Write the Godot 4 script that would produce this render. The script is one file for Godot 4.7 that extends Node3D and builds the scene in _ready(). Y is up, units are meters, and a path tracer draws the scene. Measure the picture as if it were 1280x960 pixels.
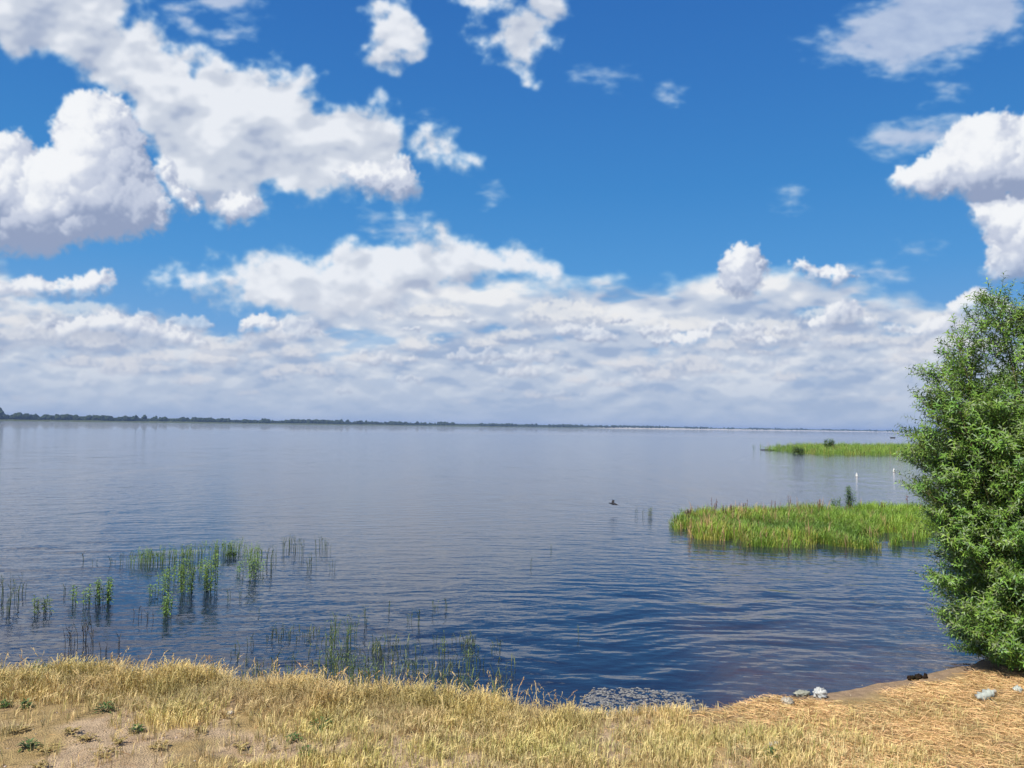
extends Node3D
# A lake shore on a bright day: dry grass and straw on the bank, plants in the shallows, reed islets, a willow bush, cumulus over the far shore.
# Positions: a pixel of the 1280 x 960 photograph gives a direction; the distance is where that direction meets the water or the bank.

const FOCAL := 949.0
const EYE := Vector3(0, 2.1, 0)
var cam_basis := Basis.from_euler(Vector3(deg_to_rad(3.2), 0, 0)) * Basis(Vector3(0, 0, 1), deg_to_rad(0.81))

func ray(px: float, py: float) -> Vector3:
	return (cam_basis * Vector3((px - 640.0) / FOCAL, (480.0 - py) / FOCAL, -1.0)).normalized()

# Where the sight line through a pixel meets the level HEIGHT.
func on_level(px: float, py: float, height := 0.0) -> Vector3:
	var d := ray(px, py)
	return EYE + d * ((height - EYE.y) / d.y)

func set_camera_and_light() -> void:
	var cam := Camera3D.new()
	cam.name = "camera"
	cam.fov = rad_to_deg(2.0 * atan(480.0 / FOCAL))
	cam.transform = Transform3D(cam_basis, EYE)
	cam.near = 0.05
	cam.far = 20000.0
	add_child(cam)
	cam.current = true
	var env := Environment.new()
	env.background_mode = Environment.BG_SKY
	env.tonemap_mode = Environment.TONE_MAPPER_LINEAR
	env.tonemap_exposure = 1.25
	env.background_energy_multiplier = 0.8
	env.fog_enabled = true
	env.fog_density = 0.00017
	env.fog_light_color = Color(0.58, 0.7, 0.9)
	env.volumetric_fog_enabled = true
	env.volumetric_fog_density = 0.0
	env.sdfgi_enabled = true
	env.ssao_enabled = true
	env.ssil_enabled = true
	var panorama := PanoramaSkyMaterial.new()
	panorama.panorama = ImageTexture.create_from_image(make_sky())
	env.sky = Sky.new()
	env.sky.sky_material = panorama
	var world := WorldEnvironment.new()
	world.name = "world_environment"
	world.environment = env
	add_child(world)
	var sun := DirectionalLight3D.new()
	sun.name = "sun"
	sun.light_color = Color(1.0, 0.965, 0.9)
	sun.light_energy = 1.6
	sun.light_angular_distance = 0.5
	sun.shadow_enabled = true
	add_child(sun)
	# high, behind the camera and to its left
	sun.look_at_from_position(Vector3(-22, 40, 20), Vector3.ZERO)
# ---------------------------------------------------------------- sky
# Cloud outlines: each list is x, y pairs on the photograph's 1280 x 960 frame, used as directions (a cloud is infinitely far away here).
const CUMULUS := [
	[-160,140,-60,165,10,165,32,172,45,190,62,182,72,150,88,122,110,112,138,114,155,128,170,150,180,175,186,205,196,235,215,262,205,285,150,300,90,312,55,325,0,322,-160,325],
	[192,205,205,196,222,206,226,228,240,240,246,262,238,274,224,266,212,248,194,224], [262,262,275,248,300,240,322,244,324,262,304,276,284,280], [418,214,448,206,480,206,512,196,520,212,532,236,505,250,470,246,440,238],
	[1112,228,1122,212,1150,200,1168,190,1180,170,1215,148,1248,133,1262,142,1275,150,1330,130,1450,160,1450,250,1280,250,1230,252,1190,248,1140,250,1125,240],
	[1208,255,1235,248,1290,245,1450,240,1450,360,1240,355,1226,340,1235,300,1218,275],
	[898,338,906,316,928,306,950,311,958,325,967,322,966,336,955,352,945,372,915,374,898,362],
	[985,330,1000,324,1020,332,1045,332,1062,338,1068,352,1040,358,1010,350],
	[1006,412,1020,396,1030,383,1045,375,1060,374,1080,388,1082,402,1060,413,1030,419],
	[826,436,845,420,870,412,898,411,890,428,865,439], [953,426,962,417,977,424,971,435,957,435],
	[1182,388,1200,366,1222,360,1247,370,1290,400,1290,425,1200,412], [1130,416,1160,400,1185,395,1200,405,1190,422,1140,426],
	[-60,350,20,352,35,345,65,352,80,346,105,348,120,340,140,340,148,352,140,368,110,376,40,378,-60,380],
	[60,410,100,395,140,392,185,400,225,412,260,425,265,436,230,440,180,438,120,432,70,430],
	[298,402,315,391,345,398,352,411,330,426,300,421],
]
const BANKS := [
	[195,180,205,152,225,142,262,150,300,165,420,178,500,165,520,205,528,232,505,244,450,236,380,232,345,230,325,240,318,262,290,274,262,268,238,270,215,252,192,215],
	[-220,-110,150,-110,172,-5,185,25,215,45,250,68,290,92,330,80,345,100,385,98,410,120,450,135,490,140,500,165,525,230,500,250,440,240,340,235,230,250,190,190,175,150,150,120,115,100,100,80,50,70,0,58,-220,40],
	[197,344,240,334,300,328,360,322,415,322,430,312,480,302,520,293,560,298,620,305,660,318,702,338,692,356,640,353,590,346,560,354,520,372,480,384,400,396,345,398,300,384,255,368,220,354],
	[520,180,540,170,572,178,609,203,592,216,565,206,535,196], [445,25,470,6,486,3,497,26,517,40,519,58,497,71,483,82,469,63,453,56],
	[583,-60,690,-60,692,2,640,15,588,8], [598,57,612,35,635,18,667,20,688,45,683,76,660,94,640,78],
]
const WISPS := [
	[1005,58,1040,38,1060,18,1100,2,1130,-50,1340,-50,1285,20,1272,47,1230,62,1180,80,1120,97,1080,82,1040,70],
	[1078,182,1095,163,1130,148,1205,153,1192,177,1150,192,1100,194], [1158,106,1180,93,1214,108,1190,122], [606,241,617,234,628,241,617,248],
	[974,247,992,240,1008,248,992,254], [1128,312,1150,304,1172,312,1150,319], [825,115,835,106,845,116,835,124], [518,146,532,137,546,146,532,153],
	[452,278,466,264,478,278,466,292], [480,286,500,278,530,276,526,290,496,294], [1060,338,1100,334,1130,341,1095,346], [720,90,760,84,795,94,760,100],
	[240,-20,300,-20,330,10,290,20,250,10], [270,42,300,36,318,44,296,52], [200,-10,240,10,250,40,225,30], [345,372,400,366,420,374,380,380],
]
const SHEET := [[-220,318,0,336,70,384,140,385,200,395,250,410,288,424,330,412,345,400,400,384,480,352,590,346,700,354,760,353,820,353,870,345,900,340,960,338,1010,345,1070,350,1120,372,1170,382,1200,395,1500,380,1500,640,-220,640]]
const GRID_X := -440
const GRID_Y := -260
const GRID_STEP := 6
const GRID_W := 360
const GRID_H := 150

# Distance into the nearest outline (positive inside), on a coarse grid.
func outline_field(polygons: Array) -> PackedFloat32Array:
	var field := PackedFloat32Array()
	field.resize(GRID_W * GRID_H)
	field.fill(-90.0)
	for polygon: Array in polygons:
		var n := polygon.size() / 2
		var p := PackedVector2Array()
		var box := Rect2(polygon[0], polygon[1], 0, 0)
		for i in n:
			p.append(Vector2(polygon[2 * i], polygon[2 * i + 1]))
			box = box.expand(p[i])
		box = box.grow(90.0)
		var x0 := clampi(int((box.position.x - GRID_X) / GRID_STEP), 0, GRID_W - 1)
		var x1 := clampi(int((box.end.x - GRID_X) / GRID_STEP), 0, GRID_W - 1)
		var y0 := clampi(int((box.position.y - GRID_Y) / GRID_STEP), 0, GRID_H - 1)
		var y1 := clampi(int((box.end.y - GRID_Y) / GRID_STEP), 0, GRID_H - 1)
		for gy in range(y0, y1 + 1):
			for gx in range(x0, x1 + 1):
				var q := Vector2(GRID_X + gx * GRID_STEP, GRID_Y + gy * GRID_STEP)
				var best := 1e9
				for i in n:
					var a := p[i]
					var b := p[(i + 1) % n]
					var ab := b - a
					var aq := q - a
					best = minf(best, (aq - ab * clampf(aq.dot(ab) / ab.length_squared(), 0.0, 1.0)).length_squared())
				var d := sqrt(best)
				if not Geometry2D.is_point_in_polygon(q, p):
					d = -d
				field[gy * GRID_W + gx] = maxf(field[gy * GRID_W + gx], d)
	return field

func field_at(field: PackedFloat32Array, x: float, y: float) -> float:
	var fx := clampf((x - GRID_X) / GRID_STEP, 0.0, GRID_W - 1.01)
	var fy := clampf((y - GRID_Y) / GRID_STEP, 0.0, GRID_H - 1.01)
	var ix := int(fx)
	var iy := int(fy)
	fx -= ix
	fy -= iy
	var k := iy * GRID_W + ix
	return lerpf(lerpf(field[k], field[k + 1], fx), lerpf(field[k + GRID_W], field[k + GRID_W + 1], fx), fy)

# Small heaps that stand in rows over the low sheet, on a finer grid: 2 pixels a cell from (-160, 370).
func heap_field() -> PackedFloat32Array:
	var rng := RandomNumberGenerator.new()
	rng.seed = 77
	var field := PackedFloat32Array()
	field.resize(810 * 80)
	field.fill(-9.0)
	for n in 160:
		var y := 392.0 + pow(rng.randf(), 0.9) * 112.0
		var x := rng.randf_range(-150.0, 1430.0)
		var s := clampf((540.0 - y) / 130.0, 0.18, 1.0)
		if sin(x * 0.011 + y * 0.05) + sin(x * 0.023 - y * 0.09 + 1.0) < rng.randf_range(-1.6, 1.0):
			continue
		var rx := rng.randf_range(12.0, 62.0) * s
		var ry := rx * rng.randf_range(0.3, 0.55)
		for gy in range(maxi(int((y - ry - 370.0) / 2.0) - 3, 0), mini(int((y + ry - 370.0) / 2.0) + 3, 79)):
			for gx in range(maxi(int((x - rx + 160.0) / 2.0) - 3, 0), mini(int((x + rx + 160.0) / 2.0) + 3, 809)):
				var q := Vector2((gx * 2.0 - 160.0 - x) / rx, (gy * 2.0 + 370.0 - y) / ry)
				if q.y > 0.0:
					q.y *= 2.2
				field[gy * 810 + gx] = maxf(field[gy * 810 + gx], (1.0 - q.length()) * ry)
	return field

func heap_at(field: PackedFloat32Array, x: float, y: float) -> float:
	var fx := (x + 160.0) * 0.5
	var fy := (y - 370.0) * 0.5
	if fx < 0.0 or fy < 0.0 or fx > 808.0 or fy > 78.0:
		return -9.0
	var ix := int(fx)
	var iy := int(fy)
	fx -= ix
	fy -= iy
	var k := iy * 810 + ix
	return lerpf(lerpf(field[k], field[k + 1], fx), lerpf(field[k + 810], field[k + 811], fx), fy)

# Heaped clouds as many overlapping round billows: how far they stand out and how deep a point lies inside them, on a grid in picture pixels.
const BILLOW_X := -170.0
const BILLOW_Y := 90.0
const BILLOW_STEP := 1.3
const BILLOW_W := 1240
const BILLOW_H := 332
var billow_in := PackedFloat32Array()
var billow_tone := PackedFloat32Array()

func make_billows(outline: PackedFloat32Array) -> void:
	var rnd := RandomNumberGenerator.new()
	rnd.seed = 404
	var out := PackedFloat32Array()
	out.resize(BILLOW_W * BILLOW_H)
	out.fill(-40.0)
	billow_in.resize(BILLOW_W * BILLOW_H)
	billow_in.fill(-30.0)
	var balls := []
	for n in 60000:
		var x := rnd.randf_range(-165.0, 1435.0)
		var y := rnd.randf_range(95.0, 460.0)
		var depth := field_at(outline, x, y)
		var s := clampf((540.0 - y) / 260.0, 0.22, 1.25)
		if depth < -1.0 * s:
			continue
		var r := minf(lerpf(3.0, 34.0, pow(rnd.randf(), 3.2)) * s, depth * 0.62 + 2.5 * s)
		balls.append([x, y, r, sqrt(maxf(depth, 0.0) / s) * 5.5 * s - r * 0.45 + rnd.randf_range(-5.0, 5.0) * s, s])
	# small flat-based heaps in rows over the low sheet
	for n in 150:
		var y := 398.0 + pow(rnd.randf(), 0.8) * 100.0
		var x := rnd.randf_range(-150.0, 1420.0)
		var s := clampf((545.0 - y) / 260.0, 0.16, 0.6)
		var rx := lerpf(16.0, 84.0, pow(rnd.randf(), 1.6)) * s
		var ry := rx * rnd.randf_range(0.35, 0.62)
		for m in int(rx * 1.1) + 6:
			var u := rnd.randf_range(-1.0, 1.0)
			var up := rnd.randf()
			var r := (0.16 + 0.26 * rnd.randf()) * ry * (1.2 - up * 0.5) + 1.1
			balls.append([x + u * rx, y - ry * up * sqrt(1.0 - u * u) * (0.7 + 0.5 * sin(u * 5.0 + n)), r, ry * 0.6 * (1.0 - absf(u)) - r * 0.3, s])
	for ball: Array in balls:
		var x: float = ball[0]
		var y: float = ball[1]
		var r: float = ball[2]
		var z: float = ball[3]
		var s: float = ball[4]
		var j0 := maxi(int((y - r * 1.3 - BILLOW_Y) / BILLOW_STEP), 0)
		var j1 := mini(int((y + r * 1.3 - BILLOW_Y) / BILLOW_STEP) + 1, BILLOW_H - 1)
		var i0 := maxi(int((x - r * 1.3 - BILLOW_X) / BILLOW_STEP), 0)
		var i1 := mini(int((x + r * 1.3 - BILLOW_X) / BILLOW_STEP) + 1, BILLOW_W - 1)
		for j in range(j0, j1 + 1):
			var dy := BILLOW_Y + j * BILLOW_STEP - y
			for i in range(i0, i1 + 1):
				var dx := BILLOW_X + i * BILLOW_STEP - x
				var d2 := dx * dx + dy * dy
				var k := j * BILLOW_W + i
				var inside := r - sqrt(d2)
				if inside / s > billow_in[k]:
					billow_in[k] = inside / s
				if inside > 0.0:
					var h := z + sqrt(r * r - d2)
					if h > out[k]:
						out[k] = h
	# light from above and the left, soft, with the billows shading one another
	billow_tone.resize(BILLOW_W * BILLOW_H)
	for j in range(2, BILLOW_H - 2):
		for i in range(2, BILLOW_W - 2):
			var k := j * BILLOW_W + i
			if billow_in[k] < -3.0:
				continue
			var nx := (maxf(out[k - 2], -6.0) - maxf(out[k + 2], -6.0)) / (4.0 * BILLOW_STEP)
			var ny := (maxf(out[k - 2 * BILLOW_W], -6.0) - maxf(out[k + 2 * BILLOW_W], -6.0)) / (4.0 * BILLOW_STEP)
			var lit := (nx * -0.36 + ny * -0.66 + 0.66) / sqrt(nx * nx + ny * ny + 1.0)
			var shade := 0.0
			for m in range(1, 6):
				var jj := j - m * 6
				var ii := i - m * 3
				if jj < 0 or ii < 0:
					break
				shade += clampf((out[jj * BILLOW_W + ii] - out[k] - m * 5.0) * 0.06, 0.0, 0.4)
			billow_tone[k] = 0.5 * (lit + sqrt(lit * lit + 0.09)) - 0.05 - minf(shade, 0.7) * 0.3

func billow_at(field: PackedFloat32Array, x: float, y: float, none: float) -> float:
	var fx := (x - BILLOW_X) / BILLOW_STEP
	var fy := (y - BILLOW_Y) / BILLOW_STEP
	if fx < 2.0 or fy < 2.0 or fx > BILLOW_W - 4.0 or fy > BILLOW_H - 4.0:
		return none
	var ix := int(fx)
	var iy := int(fy)
	fx -= ix
	fy -= iy
	var k := iy * BILLOW_W + ix
	return lerpf(lerpf(field[k], field[k + 1], fx), lerpf(field[k + BILLOW_W], field[k + BILLOW_W + 1], fx), fy)

func noise_of(kind: int, rng: int, frequency: float, octaves: int, gain := 0.5, lacunarity := 2.0) -> FastNoiseLite:
	var n := FastNoiseLite.new()
	n.noise_type = kind as FastNoiseLite.NoiseType
	n.seed = rng
	n.frequency = frequency
	n.fractal_type = FastNoiseLite.FRACTAL_FBM if octaves > 1 else FastNoiseLite.FRACTAL_NONE
	n.fractal_octaves = octaves
	n.fractal_gain = gain
	n.fractal_lacunarity = lacunarity
	if kind == FastNoiseLite.TYPE_CELLULAR:
		n.cellular_return_type = FastNoiseLite.RETURN_DISTANCE
		n.cellular_distance_function = FastNoiseLite.DISTANCE_EUCLIDEAN_SQUARED
	return n

# Clear air by the sine of its height, sRGB as seen.
func clear_air(up: float) -> Vector3:
	var stops := [[0.0, Vector3(166, 183, 214)], [0.05, Vector3(154, 179, 216)], [0.12, Vector3(112, 165, 218)], [0.2, Vector3(84, 152, 214)], [0.3, Vector3(66, 136, 203)], [0.42, Vector3(56, 120, 192)], [0.6, Vector3(44, 100, 176)], [1.0, Vector3(34, 82, 156)]]
	for i in stops.size() - 1:
		if up <= stops[i + 1][0]:
			var t: float = clampf((up - stops[i][0]) / (stops[i + 1][0] - stops[i][0]), 0.0, 1.0)
			var a: Vector3 = stops[i][1]
			var b: Vector3 = stops[i + 1][1]
			return a.lerp(b, t)
	return stops[-1][1]

func make_sky() -> Image:
	var wide := 4096
	var high := 2048
	var soft := noise_of(FastNoiseLite.TYPE_SIMPLEX_SMOOTH, 11, 1.0, 5)
	# The sky all round, coarse: clear air with scattered cloud on a plane overhead, a pale bank low down.
	var low := Image.create_empty(512, 256, false, Image.FORMAT_RGBF)
	for y in 256:
		var el := (0.5 - (y + 0.5) / 256.0) * PI
		for x in 512:
			if el < -0.03:
				low.set_pixel(x, y, Color(0.24, 0.3, 0.42))
				continue
			var az := ((x + 0.5) / 512.0 - 0.5) * TAU
			var up := maxf(sin(el), 0.0)
			var c := clear_air(up)
			var plane := Vector2(sin(az), -cos(az)) * cos(el) / (up + 0.12)
			var n := soft.get_noise_2d(plane.x * 0.55 + 7.0, plane.y * 0.55 + 3.0)
			var cover := smoothstep(0.06, 0.34, n + 0.10 + 0.30 * smoothstep(0.34, 0.1, up))
			var lit := soft.get_noise_2d(plane.x * 0.55 + 6.85, plane.y * 0.55 + 2.85)
			var tone := clampf(0.62 + (lit - n) * -2.0, 0.3, 1.0)
			var far := smoothstep(0.2, 0.02, up)
			var cloud := Vector3(158, 168, 196).lerp(Vector3(236, 238, 245), tone).lerp(Vector3(178, 190, 214), far * 0.8)
			c = c.lerp(cloud, cover * 0.92)
			low.set_pixel(x, y, Color(c.x / 255.0, c.y / 255.0, c.z / 255.0).srgb_to_linear())
	var sky := low.duplicate() as Image
	sky.resize(wide, high, Image.INTERPOLATE_CUBIC)
	# The sky in view, fine.
	var c0 := int((0.5 - 47.0 / 360.0) * wide)
	var cols := int(94.0 / 360.0 * wide)
	var r0 := int((0.5 - 41.0 / 180.0) * high)
	var rows := high / 2 - r0 + 6
	var inverse := cam_basis.inverse()
	var f_cumulus := outline_field(CUMULUS)
	make_billows(f_cumulus)
	var f_banks := outline_field(BANKS)
	var f_wisps := outline_field(WISPS)
	var f_sheet := outline_field(SHEET)
	var f_heaps := heap_field()
	print("outlines ", Time.get_ticks_msec())
	var warp := noise_of(FastNoiseLite.TYPE_SIMPLEX_SMOOTH, 21, 0.012, 3)
	var puffs := noise_of(FastNoiseLite.TYPE_CELLULAR, 31, 0.017, 3, 0.4, 2.4)
	var edge := noise_of(FastNoiseLite.TYPE_SIMPLEX_SMOOTH, 41, 0.016, 5, 0.55)
	var tufts := noise_of(FastNoiseLite.TYPE_CELLULAR, 32, 0.09, 2, 0.5, 2.1)
	var broad := noise_of(FastNoiseLite.TYPE_SIMPLEX_SMOOTH, 61, 0.012, 3, 0.45)
	var fine := noise_of(FastNoiseLite.TYPE_SIMPLEX_SMOOTH, 51, 0.05, 4, 0.55)
	var total := cols * rows
	var px := PackedFloat32Array()
	var py := PackedFloat32Array()
	var h1 := PackedFloat32Array()
	var h2 := PackedFloat32Array()
	var h3 := PackedFloat32Array()
	var d1 := PackedFloat32Array()
	var d2 := PackedFloat32Array()
	var d3 := PackedFloat32Array()
	for a: PackedFloat32Array in [px, py, h1, h2, h3, d1, d2, d3]:
		a.resize(total)
	for j in rows:
		var el := (0.5 - (r0 + j + 0.5) / high) * PI
		for i in cols:
			var az := ((c0 + i + 0.5) / wide - 0.5) * TAU
			var local := inverse * Vector3(sin(az) * cos(el), sin(el), -cos(az) * cos(el))
			var k := j * cols + i
			var x := 640.0 - local.x / local.z * FOCAL
			var y := 480.0 + local.y / local.z * FOCAL
			px[k] = x
			py[k] = y
			# level above the horizon in picture pixels, for how large the pieces look
			var over := maxf(el * FOCAL, 2.0)
			var s := clampf(over / 260.0, 0.16, 1.25)
			var small := smoothstep(0.75, 0.25, s)
			var wx := warp.get_noise_2d(x, y) * 26.0 * s
			var wy := warp.get_noise_2d(x + 500.0, y) * 26.0 * s
			# heaped clouds: the billows, their rims frayed
			var fray := lerpf(5.0, 2.2, small)
			var qx := x + wx * 0.35 + fine.get_noise_2d(x * 0.9, y * 0.9) * fray * 1.6 + fine.get_noise_2d(x * 3.0, y * 3.0) * fray * 0.7
			var qy := y + wy * 0.35 + fine.get_noise_2d(x * 0.9 + 400.0, y * 0.9) * fray * 1.6 + fine.get_noise_2d(x * 3.0 + 400.0, y * 3.0) * fray * 0.7
			d1[k] = billow_at(billow_in, qx, qy, -30.0)
			if d1[k] > -6.0:
				h1[k] = billow_at(billow_tone, qx, qy, 0.0)
			var base := 0.0
			# soft banks
			base = field_at(f_banks, x + wx, y + wy)
			if base > -60.0:
				var e := edge.get_noise_2d(x * 0.7 + 900.0, y * 0.9)
				var g := fine.get_noise_2d(x * 0.8 + 300.0, y)
				var d := base + e * 26.0 + g * 9.0 + 4.0
				d2[k] = d
				h2[k] = sqrt(maxf(d, 0.0)) * 3.0 + broad.get_noise_2d(x * 1.1 + 70.0, y * 1.6) * 22.0 - puffs.get_noise_2d(x * 0.6 + wx, y * 0.9 + wy) * 5.0
			else:
				d2[k] = -80.0
			# the low sheet: flat rolls that shrink towards the horizon
			base = field_at(f_sheet, x + wx * 0.8, y + wy * 0.8)
			if base > -60.0:
				var e := lerpf(edge.get_noise_2d(x * 0.6 + 50.0, y * 1.3), edge.get_noise_2d(x * 1.1, y * 3.2), small)
				var bump := lerpf(-puffs.get_noise_2d(x * 0.7 + wx, y * 1.3 + wy), -puffs.get_noise_2d(x * 1.7 + wx, y * 3.0 + wy), small)
				d3[k] = base / s + e * 30.0
				var roll := lerpf(broad.get_noise_2d(x * 0.8 + 90.0, y * 1.5), broad.get_noise_2d(x * 1.5 + 20.0, y * 3.4), small)
				h3[k] = roll * lerpf(40.0, 22.0, small) + bump * lerpf(13.0, 8.0, small) + e * 6.0
			else:
				d3[k] = -80.0
	print("fields ", Time.get_ticks_msec())
	for j in rows:
		var el := (0.5 - (r0 + j + 0.5) / high) * PI
		var air := clear_air(maxf(sin(el), 0.0))
		var over := maxf(el * FOCAL, 2.0)
		var far := smoothstep(190.0, 10.0, over)
		for i in cols:
			var k := j * cols + i
			var x := px[k]
			var y := py[k]
			var c := air
			var k2 := k - 1 - 3 * cols if i > 1 and j > 3 else k
			var k6 := k - 4 - 8 * cols if i > 6 and j > 8 else k
			var k9 := k - 8 - 18 * cols if i > 8 and j > 18 else k
			if d3[k] > -30.0:
				var a := smoothstep(-14.0, 26.0, d3[k])
				var t := (h3[k] - h3[k2]) * 0.011 + (h3[k] - h3[k6]) * 0.013
				var large := soft.get_noise_2d(x * 0.004 + 3.0, y * 0.011)
				var tone := clampf(0.44 + t + large * 0.75 + h3[k] * 0.006 + 0.22 * smoothstep(70.0, 0.0, d3[k]), 0.0, 1.0)
				var cloud := Vector3(152, 173, 206).lerp(Vector3(198, 208, 224), smoothstep(0.0, 0.48, tone)).lerp(Vector3(240, 241, 243), smoothstep(0.48, 0.95, tone))
				var hole := smoothstep(0.16, 0.42, soft.get_noise_2d(x * 0.006 + 20.0, y * 0.02 + 4.0) - tone * 0.15) * smoothstep(20.0, 120.0, over)
				cloud = cloud.lerp(Vector3(176, 191, 214), far * 0.5)
				c = c.lerp(cloud, a * (1.0 - 0.55 * hole))
			# heaps over the sheet
			var nx := fine.get_noise_2d(x * 0.9, y * 1.4)
			var hp := heap_at(f_heaps, x + nx * 7.0, y + edge.get_noise_2d(x * 2.5, y * 3.5) * 6.0) + fine.get_noise_2d(x * 2.2, y * 2.6) * 3.0
			if hp > -2.0:
				var top := clampf((hp - heap_at(f_heaps, x + nx * 7.0, y - 5.0)) * 0.13 + 0.42, 0.0, 1.0)
				var cloud := Vector3(160, 172, 198).lerp(Vector3(244, 243, 241), smoothstep(0.15, 0.9, top + nx * 0.3))
				cloud = cloud.lerp(Vector3(190, 192, 208), far * 0.55)
				c = c.lerp(cloud, smoothstep(-2.0, 5.0, hp) * (0.3 + 0.4 * top))
			var w := field_at(f_wisps, x, y)
			if w > -40.0:
				var n := fine.get_noise_2d(x * 0.45, y * 1.15) * 16.0 + edge.get_noise_2d(x * 0.7, y * 1.6) * 16.0
				var a := smoothstep(-12.0, 22.0, w + n)
				var tone := clampf(0.5 + n * 0.02, 0.0, 1.0)
				c = c.lerp(Vector3(178, 188, 215).lerp(Vector3(222, 226, 238), tone), a * 0.82)
			if d2[k] > -20.0:
				var a := smoothstep(-9.0, 20.0, d2[k])
				var t := (h2[k] - h2[k2]) * 0.008 + (h2[k] - h2[k6]) * 0.012 + (h2[k] - h2[k9]) * 0.014
				var under := smoothstep(20.0, 110.0, field_at(f_banks, x - 14.0, y - 60.0))
				var tone := clampf(0.66 + t - under * 0.16 + soft.get_noise_2d(x * 0.008, y * 0.012 + 9.0) * 0.28, 0.0, 1.0)
				var cloud := Vector3(172, 183, 206).lerp(Vector3(208, 214, 226), smoothstep(0.0, 0.5, tone)).lerp(Vector3(239, 241, 246), smoothstep(0.5, 1.0, tone))
				c = c.lerp(cloud, a * 0.97)
			if d1[k] > -8.0:
				var s := clampf(over / 260.0, 0.16, 1.25)
				var here := field_at(f_cumulus, x, y)
				var below := clampf((here - field_at(f_cumulus, x, y + 10.0 * s)) / (6.0 * s), 0.0, 1.0)
				var a := smoothstep(-2.5, lerpf(2.5, lerpf(8.0, 18.0, smoothstep(0.75, 0.25, s)), below), d1[k])
				var t := h1[k]
				var under := smoothstep(6.0, 70.0, field_at(f_cumulus, x - 12.0 * s, y - 52.0 * s) / s)
				var tone := clampf(0.12 + t * 0.94 - under * 0.13 + soft.get_noise_2d(x * 0.014 + 40.0, y * 0.02) * 0.3, 0.0, 1.0)
				var low_down := smoothstep(0.75, 0.3, s)
				var beneath := smoothstep(-5.0, 9.0, field_at(f_cumulus, x - 3.0, y - 15.0)) * low_down
				tone -= beneath * 0.42
				a *= 1.0 - beneath * 0.62
				var cloud := Vector3(148, 162, 192).lerp(Vector3(198, 206, 224), smoothstep(0.0, 0.5, tone)).lerp(Vector3(245, 247, 250), smoothstep(0.5, 1.0, tone))
				cloud = cloud.lerp(Vector3(206, 210, 220), far * 0.5)
				c = c.lerp(cloud, a * (1.0 if here > -4.0 else 0.82 - 0.35 * far))
			# low haze
			c = c.lerp(Vector3(168, 185, 211), smoothstep(70.0, 0.0, over) * 0.7)
			var inside := smoothstep(-150.0, -40.0, x) * smoothstep(1430.0, 1320.0, x) * smoothstep(-130.0, -40.0, y)
			if inside > 0.0:
				var made := Color(c.x / 255.0, c.y / 255.0, c.z / 255.0).srgb_to_linear()
				sky.set_pixel(c0 + i, r0 + j, made if inside >= 1.0 else sky.get_pixel(c0 + i, r0 + j).lerp(made, inside))
	# a panorama begins straight ahead (-z), so the halves change places
	var turned := Image.create_empty(wide, high, false, Image.FORMAT_RGBF)
	turned.blit_rect(sky, Rect2i(wide / 2, 0, wide / 2, high), Vector2i.ZERO)
	turned.blit_rect(sky, Rect2i(0, 0, wide / 2, high), Vector2i(wide / 2, 0))
	print("sky ", Time.get_ticks_msec())
	return turned
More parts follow.
